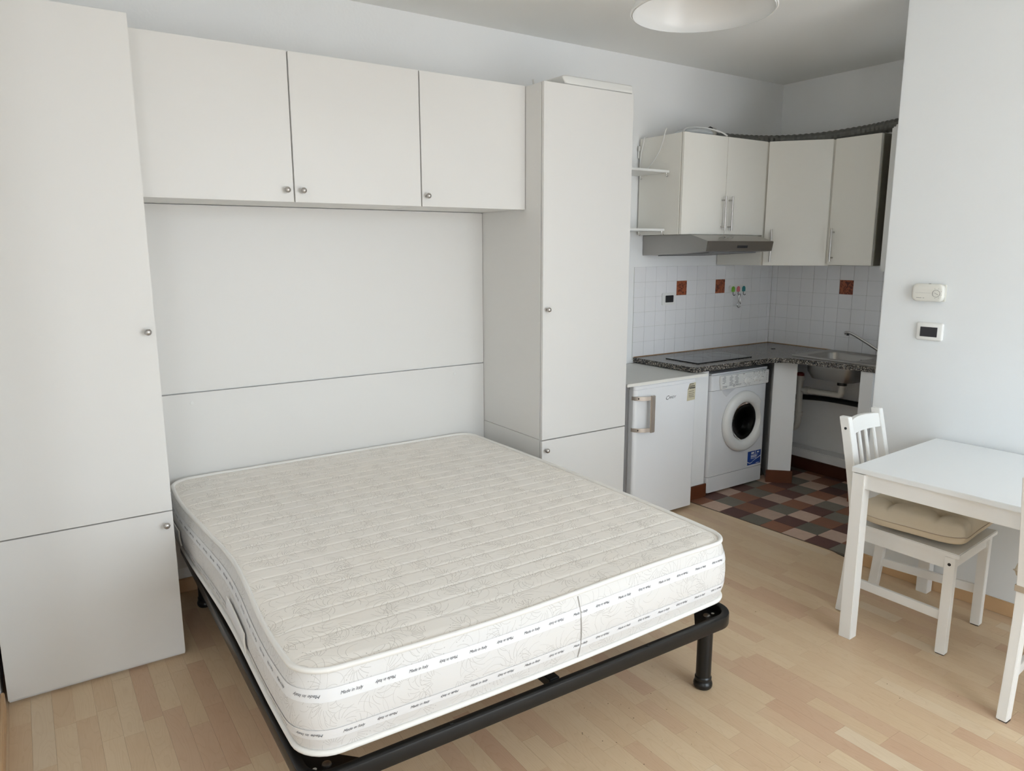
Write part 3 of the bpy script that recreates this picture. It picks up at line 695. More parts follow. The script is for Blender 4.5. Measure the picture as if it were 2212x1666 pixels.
# supports under the worktop (masonry, painted) with red brown skirting
def support(label, poly, z1, skirt):
    o = part('wall_support', MB().prism(poly, 0.0, z1), WALL, bevel=0.003); struct(o, label)
    cx = sum(p[0] for p in poly) / len(poly); cy = sum(p[1] for p in poly) / len(poly)
    for a, b in skirt:
        (ax, ay), (bx, by) = poly[a], poly[b]; L = math.hypot(bx - ax, by - ay); tx, ty = (bx - ax) / L, (by - ay) / L
        nx, ny = ty, -tx
        if (ax + bx) / 2 * nx + (ay + by) / 2 * ny < cx * nx + cy * ny: nx, ny = -nx, -ny
        e = 0.013
        part('skirting', MB().prism([(ax - tx * e, ay - ty * e), (bx + tx * e, by + ty * e), (bx + tx * e + nx * 0.012, by + ty * e + ny * 0.012), (ax - tx * e + nx * 0.012, ay - ty * e + ny * 0.012)], 0.0, 0.092), REDWOOD, o, bevel=0.003)
    return o
support('white masonry upright between fridge and washing machine', [(3.352, -0.478), (3.497, -0.478), (3.497, -0.001), (3.352, -0.001)], ZK - CT - 0.001, [(0, 1)])
dv = Vector((0.72, 0.694)); dn = Vector((0.694, -0.72))
pa = Vector((4.118, -0.523)); pb = pa + dn * 0.155
support('white diagonal masonry upright right of the washing machine', [tuple(pa), tuple(pb), tuple(pb + dv * 0.62), tuple(pa + dv * 0.62)], ZK - CT - 0.001, [(0, 1)])
support('white masonry upright right of the sink', [(4.215, -1.185), (XK - 0.005, -1.185), (XK - 0.005, -1.10), (4.215, -1.10)], ZK - CT - 0.001, [(3, 0)])
# low ledge at the foot of the right wall under the sink
led = struct(part('wall_ledge', MB().box(4.60, XK - 0.001, -1.098, -0.23, 0.0, 0.155), WALL, bevel=0.006), 'low plastered ledge under the sink')
part('skirting', MB().box(4.588, 4.60, -1.098, -0.26, 0.0, 0.092), mat('dark_red_brown_wood', lin(74, 36, 22), 0.4), led, bevel=0.002)

# hob
t = thing('induction_hob', 'black glass two-zone hob set in the granite worktop', 'hob', (3.67, -0.33, ZK))
hb = part('glass_plate', MB().prism(rrect(3.395, 3.942, -0.468, -0.178, 0.006, 3), ZK + 0.0008, ZK + 0.006), GLASSK, t, bevel=0.001)
for x in (3.54, 3.80):
    part('zone_ring', MB().lathe([(0.088, ZK + 0.0061), (0.088, ZK + 0.0064), (0.0865, ZK + 0.0064), (0.0865, ZK + 0.0061)], (x, -0.31, 0), 'z', 40, cap=False), GREY, hb)

# sink
t = thing('kitchen_sink', 'stainless steel inset sink with drainer in the granite worktop', 'sink', (4.45, -0.8, ZK))
rim = rrect(SX0, SX1, SY0 + 0.02, SY1, 0.02, 4)
lev = [(rrect(SX0, SX1, SY0 + 0.02, SY1, 0.02, 6), ZK + 0.001), (rrect(SX0 + 0.002, SX1 - 0.002, SY0 + 0.022, SY1 - 0.002, 0.02, 6), ZK + 0.007), (rrect(SX0 + 0.012, SX1 - 0.012, SY0 + 0.032, SY1 - 0.012, 0.02, 6), ZK + 0.005),
       (rrect(hx0 - 0.004, hx1 + 0.004, hy0 - 0.004, hy1 + 0.004, 0.06, 6), ZK + 0.004), (rrect(hx0, hx1, hy0, hy1, 0.06, 6), ZK - 0.004), (rrect(hx0 + 0.008, hx1 - 0.008, hy0 + 0.008, hy1 - 0.008, 0.055, 6), ZK - 0.10),
       (rrect(hx0 + 0.03, hx1 - 0.03, hy0 + 0.03, hy1 - 0.03, 0.05, 6), ZK - 0.150), (rrect(hx0 + 0.07, hx1 - 0.07, hy0 + 0.07, hy1 - 0.07, 0.04, 6), ZK - 0.160)]
rows = [[(x, y, z) for x, y in pl] + [(pl[0][0], pl[0][1], z)] for pl, z in lev]
sk = MB().grid(rows); k = len(lev[-1][0]); sk.add([(x, y, lev[-1][1]) for x, y in lev[-1][0]], [tuple(range(k))])
part('basin', sk, STEEL, t, smooth=50, recalc=False)
out = [(rrect(hx0 - 0.003, hx1 + 0.003, hy0 - 0.003, hy1 + 0.003, 0.06, 6), ZK - 0.03), (rrect(hx0 + 0.004, hx1 - 0.004, hy0 + 0.004, hy1 - 0.004, 0.055, 6), ZK - 0.105), (rrect(hx0 + 0.028, hx1 - 0.028, hy0 + 0.028, hy1 - 0.028, 0.05, 6), ZK - 0.156), (rrect(hx0 + 0.07, hx1 - 0.07, hy0 + 0.07, hy1 - 0.07, 0.04, 6), ZK - 0.166)]
rows = [[(x, y, z) for x, y in pl] + [(pl[0][0], pl[0][1], z)] for pl, z in out]
sk = MB().grid(rows, True); k = len(out[-1][0]); sk.add([(x, y, out[-1][1]) for x, y in out[-1][0]], [tuple(range(k))])
part('bowl_shell', sk, STEEL, t, smooth=50, recalc=False)
ov = MB()
for j in range(4): ov.box(hx1 - 0.010, hx1 - 0.0075, -0.865 - j * 0.012, -0.859 - j * 0.012, ZK - 0.050, ZK - 0.028)
part('overflow_slots', ov, BLKP, t)
gr = MB()
for j in range(5): gr.box(4.33 + j * 0.06, 4.345 + j * 0.06, -1.20, -1.03, ZK + 0.0045, ZK + 0.0068)
part('drainer_ribs', gr, STEEL, t, bevel=0.002)
part('drain', MB().cyl((4.47, -0.825, ZK - 0.165), (4.47, -0.825, ZK - 0.182), 0.045, 0.030, 20).cyl((4.47, -0.825, ZK - 0.182), (4.47, -0.825, ZK - 0.20), 0.032, 0.032, 20), BLKP, t)
# mixer tap on the wall-side rim
t = thing('mixer_tap', 'chrome mixer tap with a long swan spout over the sink', 'tap', (4.655, -1.06, ZK + 0.007))
part('tap_body', MB().lathe([(0.026, ZK + 0.007), (0.026, ZK + 0.016), (0.022, ZK + 0.022), (0.021, ZK + 0.075), (0.012, ZK + 0.085)], (4.655, -1.06, 0), 'z', 20), CHROME, t)
part('spout', MB().tube([(4.65, -1.045, ZK + 0.012), (4.645, -0.98, ZK + 0.040), (4.635, -0.88, ZK + 0.094), (4.626, -0.80, ZK + 0.135), (4.622, -0.77, ZK + 0.148), (4.619, -0.748, ZK + 0.153), (4.617, -0.732, ZK + 0.151), (4.616, -0.724, ZK + 0.145)], [0.010, 0.0098, 0.0095, 0.0095, 0.0098, 0.0102, 0.011, 0.0105], 12), CHROME, t, smooth=70)
part('aerator', MB().cyl((4.620, -0.745, ZK + 0.146), (4.620, -0.745, ZK + 0.132), 0.0085, None, 14), BLKP, t)
part('lever', MB().tube([(4.655, -1.06, ZK + 0.080), (4.655, -1.02, ZK + 0.092), (4.655, -0.955, ZK + 0.086)], [0.008, 0.006, 0.005], 10), CHROME, t)

# waste pipes
t = thing('waste_pipe', 'off-white plastic waste pipe with trap under the sink', 'pipe', (4.5, -0.65, 0.3))
part('drain_elbow', MB().tube([(4.47, -0.825, ZK - 0.20), (4.47, -0.825, 0.665), (4.475, -0.815, 0.648), (4.48, -0.795, 0.642)], 0.022, 14), PVC, t, smooth=70)
part('horizontal_pipe', MB().tube([(4.48, -0.795, 0.642), (4.50, -0.50, 0.632)], 0.0215, 16), PVC, t)
part('coupling', MB().cyl((4.4985, -0.525, 0.633), (4.496, -0.56, 0.634), 0.027, None, 18), PVC, t)
part('vertical_pipe', MB().tube([(4.50, -0.475, 0.715), (4.50, -0.480, 0.46)], 0.0235, 16), PVC, t)
part('socket', MB().lathe([(0.032, 0.70), (0.032, 0.735), (0.029, 0.735), (0.029, 0.70)], (4.50, -0.474, 0), 'z', 20), PVC, t)
part('red_cap', MB().lathe([(0.027, 0.735), (0.027, 0.752), (0.018, 0.758), (0.001, 0.759)], (4.50, -0.474, 0), 'z', 20), RED, t)
part('union_nut', MB().cyl((4.50, -0.480, 0.462), (4.50, -0.480, 0.435), 0.031, None, 12), PVC, t)
part('trap_bend', MB().tube([(4.50, -0.48, 0.436), (4.50, -0.48, 0.385), (4.50, -0.472, 0.355), (4.50, -0.45, 0.335), (4.50, -0.42, 0.330), (4.50, -0.37, 0.345)], 0.023, 14), PVC, t, smooth=70)
t2 = part('drain_hose', MB().tube([(4.66, -1.098 + 0.02 + i * 0.082, 0.575 - 0.012 * math.cos(i * 0.5) - 0.008 * i * 0.6) for i in range(11)], 0.020, 12), BLKP)
tag(t2, 'black hose bowed along the wall under the sink', 'hose')

# ---- washing machine
WX0, WX1, WY, WZ = 3.5225, 4.1070, -0.486, 0.840
t = thing('washing_machine', 'white front-loading washing machine under the granite worktop', 'washing machine', ((WX0 + WX1) / 2, -0.25, 0))
part('cabinet', MB().box(WX0, WX0 + 0.004, WY + 0.036, -0.03, 0.012, WZ - 0.012).box(WX1 - 0.004, WX1, WY + 0.036, -0.03, 0.012, WZ - 0.012).box(WX0 + 0.004, WX1 - 0.004, -0.034, -0.03, 0.012, WZ - 0.012).box(WX0 + 0.004, WX1 - 0.004, WY + 0.036, -0.034, 0.012, 0.016), ENAM, t)
part('top_plate', MB().box(WX0, WX1, WY + 0.006, -0.03, WZ - 0.011, WZ), ENAM, t, bevel=0.004)
CXW, CZW, RO = 3.857, 0.480, 0.213
# front panel with a round hole
fp = bmesh.new(); Y0 = WY + 0.004
def front_panel(z0, z1, hole):
    b2 = bmesh.new(); r = 0.022; q = []
    for x, y in [(WX0, Y0 + 0.032)] + [(WX0 + r - r * math.cos(math.radians(a)), Y0 + r - r * math.sin(math.radians(a))) for a in (0, 30, 60, 90)] + [(WX1 - r + r * math.sin(math.radians(a)), Y0 + r - r * math.cos(math.radians(a))) for a in (0, 30, 60, 90)] + [(WX1, Y0 + 0.032)]: q.append((x, y))
    for i in range(len(q) - 1):
        if i == 4 and hole: continue
        (xa, ya), (xb, yb) = q[i], q[i + 1]
        v = [b2.verts.new(p) for p in ((xa, ya, z0), (xb, yb, z0), (xb, yb, z1), (xa, ya, z1))]; b2.faces.new(v)
    for z in (z0, z1):
        b2.faces.new([b2.verts.new((x, y, z)) for x, y in q])
    if hole:
        (xa, ya), (xb, yb) = q[4], q[5]
        o_ = [b2.verts.new((x, ya, z)) for x, z in ((xa, z0), (xb, z0), (xb, z1), (xa, z1))]
        h_ = [b2.verts.new((CXW + 0.165 * math.cos(2 * PI * k / 40), ya, CZW + 0.165 * math.sin(2 * PI * k / 40))) for k in range(40)]
        ee = [b2.edges.new((o_[i], o_[(i + 1) % 4])) for i in range(4)] + [b2.edges.new((h_[i], h_[(i + 1) % 40])) for i in range(40)]
        bmesh.ops.triangle_fill(b2, use_beauty=True, edges=ee)
    bmesh.ops.remove_doubles(b2, verts=b2.verts, dist=1e-5); bmesh.ops.recalc_face_normals(b2, faces=b2.faces)
    m_ = MB(); b2.verts.index_update(); m_.v = [tuple(v.co) for v in b2.verts]; m_.f = [tuple(v.index for v in f.verts) for f in b2.faces]; b2.free(); return m_
part('front_panel', front_panel(0.126, 0.722, True), ENAM, t)
part('kick_panel', front_panel(0.014, 0.123, False), ENAM, t)
part('control_backing', front_panel(0.724, WZ - 0.013, False), ENAM, t)
cp = part('control_panel', MB().prism([(WX0 + 0.085, 0.727), (WX1 - 0.012, 0.727), (WX1 - 0.008, 0.732), (WX1 - 0.008, WZ - 0.018), (WX0 + 0.075, WZ - 0.018), (WX0 + 0.072, 0.78)], WY - 0.012, WY + 0.006, 'xz'), PLAS, t, bevel=0.005, seg=3)
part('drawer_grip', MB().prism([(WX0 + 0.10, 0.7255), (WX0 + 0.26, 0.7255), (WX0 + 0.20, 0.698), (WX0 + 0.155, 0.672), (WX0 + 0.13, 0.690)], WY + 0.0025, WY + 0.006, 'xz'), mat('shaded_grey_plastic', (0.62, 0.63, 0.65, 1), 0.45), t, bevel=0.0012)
yf = WY - 0.012
def dial(x, z, r, name):
    d = part(name, MB().lathe([(r, yf), (r, yf - 0.004), (r * 0.92, yf - 0.006), (r * 0.62, yf - 0.007), (r * 0.58, yf - 0.018), (r * 0.5, yf - 0.021), (0.001, yf - 0.021)], (x, 0, z), 'y', 26), PLAS, cp, smooth=40)
    return d
dial(3.868, 0.768, 0.031, 'programme_dial'); dial(3.955, 0.770, 0.019, 'dial'); dial(4.011, 0.770, 0.019, 'dial')
for x in (3.935, 3.962, 3.990, 4.018, 4.050):
    part('button', MB().lathe([(0.0065, yf), (0.0065, yf - 0.004), (0.004, yf - 0.005)], (x, 0, 0.806), 'y', 12), PLAS, cp)
part('button', MB().lathe([(0.010, yf), (0.010, yf - 0.004), (0.006, yf - 0.005)], (3.826, 0, 0.800), 'y', 14), PLAS, cp)
lg = MB()
def dash(mb, x, z, w_, h=0.0032, y=None): mb.box(x, x + w_, (y if y is not None else yf) - 0.0006, (y if y is not None else yf), z, z + h)
rs = random.Random(3)
for cx_, rows_ in ((3.612, 6), (3.682, 8), (3.738, 7)):
    for r_ in range(rows_): dash(lg, cx_ + (0.010 if r_ in (0, 4) else 0), 0.812 - r_ * 0.0088, rs.uniform(0.022, 0.040) * (0.7 if r_ in (0, 4) else 1))
for x in (3.928, 3.955, 3.983, 4.012, 4.042): dash(lg, x, 0.816, 0.018, 0.0028)
dash(lg, 3.818, 0.814, 0.017, 0.0035); dash(lg, 3.614, 0.745, 0.046, 0.004); dash(lg, 3.614, 0.737, 0.044, 0.003); dash(lg, 3.665, 0.747, 0.05, 0.0008)
for x, z, r in ((3.868, 0.768, 0.040), (3.955, 0.770, 0.026), (4.011, 0.770, 0.026)):
    for a in range(30 if r < 0.03 else 20, 331, 45 if r < 0.03 else 22):
        dash(lg, x + r * math.sin(math.radians(a)) * -1 - 0.0018, z + r * math.cos(math.radians(a)) * -1, 0.0036, 0.0030)
for z in (0.800, 0.788, 0.776, 0.764, 0.752): dash(lg, 4.070, z, 0.010, 0.0025)
part('printed_legend', lg, INKG, cp, smooth=0)['kind'] = 'stuff'
br = MB(); add_text(br, 'INDESIT', 0.0165, lambda x, y: (3.776 + x * 0.95, yf - 0.0006, 0.747 + y))
br.lathe([(0.0095, yf - 0.0008), (0.0095, yf - 0.0002), (0.0075, yf - 0.0002), (0.0075, yf - 0.0008)], (3.729, 0, 0.747), 'y', 20, cap=False); br.box(3.7278, 3.7302, yf - 0.0008, yf - 0.0002, 0.741, 0.751)
part('brand_mark', br, INKG, cp, smooth=0, recalc=False)
# door: ring with a finger notch, domed glass, drum
N = 72; dr = MB(); prof = [(1.00, 0.002), (1.003, -0.010), (0.975, -0.024), (0.90, -0.032), (0.78, -0.033), (0.68, -0.026), (0.625, -0.010), (0.615, 0.012)]
rows = []
for rf, dy in prof:
    row = []
    for k in range(N + 1):
        a = 2 * PI * k / N; deg = (math.degrees(a) + 180) % 360 - 180
        nf = max(0, min(1, (36 - abs(deg - 4)) / 12)); notch = 1 - 0.24 * nf if rf > 0.95 else (1 - 0.20 * nf if rf > 0.85 else (1 - 0.10 * nf if rf > 0.75 else 1))
        r = RO * rf * notch; sx2 = 1.0
        row.append((CXW + r * sx2 * math.cos(a), WY + dy, CZW + r * 1.0 * math.sin(a)))
    rows.append(row)
door = part('door', dr.grid(rows), PLAS, t, smooth=50)
gl = MB(); gp = [(0.62, -0.006), (0.57, 0.012), (0.46, 0.035), (0.30, 0.055), (0.14, 0.066), (0.005, 0.07)]
gl.grid([[(CXW + RO * rf * math.cos(2 * PI * k / 48), WY + dy, CZW + RO * rf * math.sin(2 * PI * k / 48)) for k in range(49)] for rf, dy in gp])
DG = mat('smoked_glass', (0.30, 0.31, 0.31, 1), 0.03); DG.node_tree.nodes['Principled BSDF'].inputs['Transmission Weight'].default_value = 1.0; DG.node_tree.nodes['Principled BSDF'].inputs['IOR'].default_value = 1.12
part('glass', gl, DG, door, smooth=70)
part('door_gasket', MB().lathe([(0.170, WY + 0.006), (0.150, WY + 0.02), (0.142, WY + 0.06), (0.150, WY + 0.10)], (CXW, 0, CZW), 'y', 40, cap=False), GREY, t, smooth=60)
dm = part('drum', MB().lathe([(0.150, WY + 0.095), (0.21, WY + 0.11), (0.22, WY + 0.38), (0.10, WY + 0.39), (0.001, WY + 0.39)], (CXW, 0, CZW), 'y', 40, cap=False), mat('drum_steel', (0.30, 0.30, 0.30, 1), 0.3, 1.0), t, smooth=60)
for a in (60, 180, 300):
    ca, sa = math.cos(math.radians(a)), math.sin(math.radians(a))
    part('drum_paddle', MB().tube([(CXW + ca * 0.185, WY + 0.13, CZW + sa * 0.185), (CXW + ca * 0.185, WY + 0.36, CZW + sa * 0.185)], 0.026, 8), PLAS, dm)
sx0, sz0, sw_, sh_ = 3.938, 0.141, 0.142, 0.100; ys_ = WY + 0.0036
st = part('energy_sticker', MB().box(sx0, sx0 + sw_, ys_ - 0.0006, ys_, sz0, sz0 + sh_), BLUE, t, smooth=0)
swoosh = MB(); up_ = [(sx0 + sw_ * k / 14, sz0 + 0.022 - 0.012 * math.sin(PI * min(k / 6, 1) ) * 0.9 + max(0, (k - 5)) * 0.0034) for k in range(15)]
swoosh.add([(x, ys_ - 0.0010, z) for x, z in up_] + [(x, ys_ - 0.0010, z + 0.003 + 0.003 * abs(k - 7) / 7) for k, (x, z) in enumerate(up_)], [(k, k + 1, 16 + k, 15 + k) for k in range(14)])
for z, x, w_ in ((0.212, 0.035, 0.075), (0.204, 0.035, 0.060), (0.199, 0.035, 0.070), (0.189, 0.035, 0.06), (0.150, 0.095, 0.032)): dash(swoosh, sx0 + x, z - 0.004, w_, 0.0036, ys_ - 0.0004)
add_text(swoosh, '5', 0.030, lambda x, y: (sx0 + 0.082 + x, ys_ - 0.0012, 0.226 + y))
dash(swoosh, sx0 + 0.038, 0.219, 0.03, 0.014, ys_ - 0.0004); dash(swoosh, sx0 + 0.10, 0.222, 0.022, 0.010, ys_ - 0.0004)
part('sticker_print', swoosh, WHINK, st, smooth=0, recalc=False)
for x in (WX0 + 0.05, WX1 - 0.05):
    for y in (WY + 0.07, -0.08): part('foot', MB().cyl((x, y, 0.0), (x, y, 0.014), 0.02), BLKP, t)

# ---- small fridge with a white board on top
FX0, FX1, FY, FZ0, FZ1 = 2.733, 3.258, -0.587, 0.021, 0.860
t = thing('small_fridge', 'white under-counter fridge with a bar handle on its left', 'fridge', ((FX0 + FX1) / 2, -0.3, 0))
part('cabinet', MB().box(FX0 + 0.004, FX1 - 0.004, FY + 0.062, -0.04, 0.03, FZ1 - 0.002), ENAM, t, bevel=0.004)
part('door_seal', MB().box(FX0 + 0.012, FX1 - 0.012, FY + 0.052, FY + 0.062, 0.04, FZ1 - 0.008), GREY, t)
FD = mat('fridge_enamel', (0.82, 0.83, 0.85, 1), 0.30, bump=0.04, bscale=900)
dsec = [(FX0, FY + 0.052), (FX0, FY + 0.020)] + [(FX0 + 0.028 - 0.028 * math.cos(math.radians(a)), FY + 0.020 - 0.020 * math.sin(math.radians(a))) for a in (22, 45, 68, 90)] + [(FX1 - 0.014 + 0.014 * math.sin(math.radians(a)), FY + 0.014 - 0.014 * math.cos(math.radians(a))) for a in (0, 30, 60, 90)] + [(FX1, FY + 0.052)]
dd = part('door', MB().prism(dsec, FZ0, FZ1 - 0.026), FD, t, bevel=0.0015)
part('door_cap', MB().prism([(x, y) for x, y in dsec], FZ1 - 0.0255, FZ1 - 0.001), FD, dd, bevel=0.004, seg=3)
hd = part('handle', MB().box(FX0 + 0.088, FX0 + 0.122, FY - 0.052, FY - 0.036, 0.574, 0.800), HANDLE, dd, bevel=0.004)
for z in (0.785, 0.592):
    oc = [(FX0 - 0.002, FY + 0.026), (FX0 + 0.004, FY + 0.004), (FX0 + 0.022, FY - 0.018), (FX0 + 0.055, FY - 0.036), (FX0 + 0.100, FY - 0.047)]
    part('handle_arm', MB().prism(oc + [(x + 0.004, y + 0.006) for x, y in oc[::-1]], z - 0.013, z + 0.011), HANDLE, hd, bevel=0.001)
for z in (0.785, 0.592): part('screw', MB().lathe([(0.0045, -0.0), (0.0045, -0.002)], (FX0 + 0.016, FY - 0.014, z), 'y', 12), BLKP, hd)
lo_ = MB(); yl = FY - 0.0006
add_text(lo_, 'C', 0.036, lambda x, y: (2.999 + x * 1.1, yl, 0.759 + y), 0.35); add_text(lo_, 'ANDY', 0.0215, lambda x, y: (3.0435 + x, yl, 0.7585 + y), 0.35)
part('brand_mark', lo_, INKB, dd, smooth=0, recalc=False)
stp = part('paper_label', MB().prism([(3.176, 0.718), (3.248, 0.722), (3.250, 0.832), (3.196, 0.829), (3.180, 0.790)], FY - 0.0008, FY - 0.0002, 'xz'), PAPER, dd, smooth=0)
pr_ = MB(); yp = FY - 0.0009
for z, x, w_, h in ((0.822, 0.018, 0.035, 0.004), (0.808, 0.020, 0.045, 0.006), (0.795, 0.016, 0.052, 0.009), (0.777, 0.012, 0.045, 0.0025), (0.764, 0.012, 0.050, 0.0025), (0.752, 0.012, 0.046, 0.0025), (0.742, 0.012, 0.052, 0.0025)): pr_.box(3.178 + x, 3.178 + x + w_, yp - 0.0004, yp, z, z + h)
pr_.prism([(3.182, 0.790), (3.186, 0.790), (3.202, 0.826), (3.198, 0.826)], yp - 0.0004, yp, 'xz')
part('label_print', pr_, mat('faded_ink', (0.10, 0.09, 0.07, 1), 0.7), stp, smooth=0)
for x in (FX0 + 0.05, FX1 - 0.05):
    for y in (FY + 0.10, -0.09): part('foot', MB().cyl((x, y, 0.0), (x, y, 0.031), 0.018), BLKP, t)
bd = part('fridge_board', MB().box(2.660, 3.348, -0.595, -0.012, 0.862, 0.880), mat('grey_white_board', (0.66, 0.66, 0.63, 1), 0.45), bevel=0.002)
tag(bd, 'white laminate board lying on top of the small fridge', 'board')
part('edge_band', MB().box(2.660, 3.348, -0.5975, -0.5951, 0.8622, 0.8798), mat('cream_edge_band', (0.80, 0.79, 0.74, 1), 0.4), bd)

# ================================================================== KITCHEN WALL UNITS
def bar_handle(x, z0, z1, parent, nrm, y):
    """vertical bar handle standing off a door; nrm = outward direction"""
    nx, ny = nrm; q = lambda d, z: (x + nx * d, y + ny * d, z)
    mb = MB().cyl(q(0.032, z0), q(0.032, z1), 0.006, None, 14)
    for z in (z0 + 0.025, z1 - 0.025): mb.cyl(q(0.0, z), q(0.032, z), 0.0048, None, 10)
    return part('handle', mb, NICK, parent)
AX0, AX1, AY, AZ0, AZ1 = 3.260, 4.064, -0.400, 1.745, 2.362
t = thing('kitchen_wall_cabinet', 'cream double-door wall cabinet above the cooker hood', 'cabinet', (3.66, -0.2, AZ0), group='kitchen wall cabinets')
part('body', MB().box(AX0, AX1, AY + 0.024, -0.014, AZ0, AZ1 - 0.001), LAMK, t, bevel=0.001)
d = part('door', MB().box(AX0 + 0.002, 3.663, AY, AY + 0.019, AZ0 + 0.001, AZ1), LAMK, t, bevel=0.0015); bar_handle(3.632, 1.772, 1.990, d, (0, -1), AY)
d = part('door', MB().box(3.666, AX1 - 0.001, AY, AY + 0.019, AZ0 + 0.001, AZ1), LAMK, t, bevel=0.0015); bar_handle(3.698, 1.772, 1.990, d, (0, -1), AY)
part('hanging_bracket', MB().box(AX0 - 0.012, AX0 + 0.012, -0.013, -0.006, 2.24, 2.32).box(AX0 - 0.016, AX0 - 0.001, -0.022, -0.010, 2.285, 2.315), PLAS, t, bevel=0.002)
# corner unit with a diagonal door
t = thing('kitchen_wall_cabinet', 'cream corner wall cabinet with a wide diagonal door', 'cabinet', (4.45, -0.3, 1.54), group='kitchen wall cabinets')
c0, c1 = Vector((4.068, -0.408)), Vector((4.322, -0.722)); cdv = (c1 - c0).normalized(); cn = Vector((cdv.y, -cdv.x)); cn = cn if cn.x < 0 else -cn
ci = c0 - cn * 0.022; cj = c1 - cn * 0.022
part('body', MB().prism([(4.068, -0.010), (XK - 0.010, -0.010), (XK - 0.010, -0.728), (cj.x + 0.006, -0.728), (cj.x, cj.y), (ci.x, ci.y), (4.068, ci.y + 0.004)], 1.541, 2.361), LAMK, t, bevel=0.001)
a, b = c0 + cdv * 0.002, c1 - cdv * 0.003
d = part('door', MB().prism([tuple(a), tuple(b), tuple(b - cn * 0.019), tuple(a - cn * 0.019)], 1.542, 2.362), LAMK, t, bevel=0.0015)
hp = c0 + cdv * 0.045; bar_handle(hp.x, 1.567, 1.785, d, (cn.x, cn.y), hp.y)
t = thing('kitchen_wall_cabinet', 'cream single-door wall cabinet on the right kitchen wall', 'cabinet', (4.53, -0.88, 1.55), group='kitchen wall cabinets')
part('body', MB().box(4.350, XK - 0.008, -1.040, -0.732, 1.546, 2.361), LAMK, t, bevel=0.001)
part('side_panel', MB().box(4.350, XK - 0.008, -1.046, -1.0405, 1.546, 2.361), mat('shaded_cream_panel', lin(120, 116, 104), 0.5), t)  # cream cabinet side; its lack of light is put into the darker colour
d = part('door', MB().box(4.327, 4.346, -1.040, -0.730, 1.547, 2.362), LAMK, t, bevel=0.0015); bar_handle(4.327, 1.570, 1.787, d, (-1, 0), -0.765)

# little shelves fixed to the side of the cabinet, with cup hooks
for z, lb, xr in ((2.128, 'upper small white shelf on the side of the hood cabinet', -0.285), (1.768, 'lower small white shelf on the side of the hood cabinet', -0.262)):
    t = thing('small_shelf', lb, 'shelf', (3.05, -0.14, z), group='small shelves beside the hood cabinet')
    part('board', MB().box(2.86, AX0 - 0.001, xr, -0.002, z, z + 0.014), PLAS, t, bevel=0.001)
    for x, y in ((AX0 - 0.015, xr + 0.012), (AX0 - 0.02, -0.045)):
        part('cup_hook', MB().tube([(x, y, z), (x, y, z - 0.010)] + [(x, y - 0.008 + 0.008 * math.cos(math.radians(a)), z - 0.017 + 0.009 * math.sin(math.radians(a))) for a in range(60, -181, -40)], 0.0022, 6), NICK, t)

# cooker hood
t = thing('cooker_hood', 'stainless steel cooker hood under the double-door cabinet', 'cooker hood', (3.65, -0.25, 1.61))
hx0_, hx1_ = 3.322, 3.962
part('casing', MB().prism([(-0.003, 1.612), (-0.30, 1.622), (-0.555, 1.640), (-0.566, 1.703), (-0.430, 1.7435), (-0.003, 1.7435)], hx0_, hx1_, 'yz'), STEEL, t, bevel=0.0015)
fr_ = part('front_strip', MB().prism([(-0.5555, 1.641), (-0.5665, 1.702), (-0.5690, 1.702), (-0.5580, 1.641)], hx0_ + 0.002, hx1_ - 0.002, 'yz'), mat('dark_bronze_steel', (0.20, 0.175, 0.15, 1), 0.35, 0.9), t)
part('control_window', MB().prism([(-0.5600, 1.660), (-0.5635, 1.676), (-0.5665, 1.676), (-0.5620, 1.660)], 3.605, 3.705, 'yz'), BLKP, fr_)
part('filter', MB().prism([(-0.06, 1.6125), (-0.50, 1.6345), (-0.50, 1.6285), (-0.06, 1.6065)], hx0_ + 0.09, hx1_ - 0.09, 'yz'), GREY, t)
eb = MB()
for x in (3.52, 3.60): eb.tube([(x + 0.022 * math.cos(math.radians(a)), -0.505 + 0.020 * math.sin(math.radians(a)), 1.7235 - 0.0062 * math.sin(math.radians(a))) for a in range(150, 391, 20)], 0.0016, 6)
part('embossed_mark', eb, STEEL, t)

# loose cable over the cabinet side, coil and flexible duct on top
xs_ = AX0 - 0.006
cab = part('white_cable', MB().tube([(xs_ + 0.03, -0.055, 2.372), (xs_, -0.058, 2.366), (xs_, -0.050, 2.33), (xs_, -0.030, 2.26), (xs_, -0.022, 2.19), (xs_, -0.030, 2.158), (xs_, -0.055, 2.152), (xs_, -0.10, 2.172), (xs_, -0.155, 2.215), (xs_, -0.20, 2.27), (xs_, -0.228, 2.33), (xs_, -0.240, 2.372), (xs_ + 0.004, -0.248, 2.394), (xs_ + 0.01, -0.243, 2.400)], 0.0032, 8), PLAS)
tag(cab, 'thin white cable looped over the hood cabinet side', 'cable')
t = thing('cable_coil', 'coil of white cable with a clear plug on the hood cabinet', 'cable', (3.5, -0.2, AZ1))
part('coil', MB().tube([(3.31 + 0.35 * k / 14, -0.34 + 0.06 * math.sin(k * 0.3), AZ1 + 0.006 + 0.052 * math.sin(PI * k / 14) ** 0.8) for k in range(15)], 0.005, 8), PLAS, t, smooth=70)
part('coil', MB().tube([(3.34 + 0.30 * k / 12, -0.28, AZ1 + 0.006 + 0.046 * math.sin(PI * k / 12) ** 0.8) for k in range(13)], 0.005, 8), PLAS, t, smooth=70)
part('bag', MB().lathe([(0.02, 0.0), (0.11, 0.004), (0.125, 0.016), (0.11, 0.034), (0.05, 0.042), (0.001, 0.043)], (3.48, -0.27, AZ1), 'z', 24), mat('pale_plastic_bag', (0.55, 0.58, 0.60, 1), 0.3), t, smooth=70)
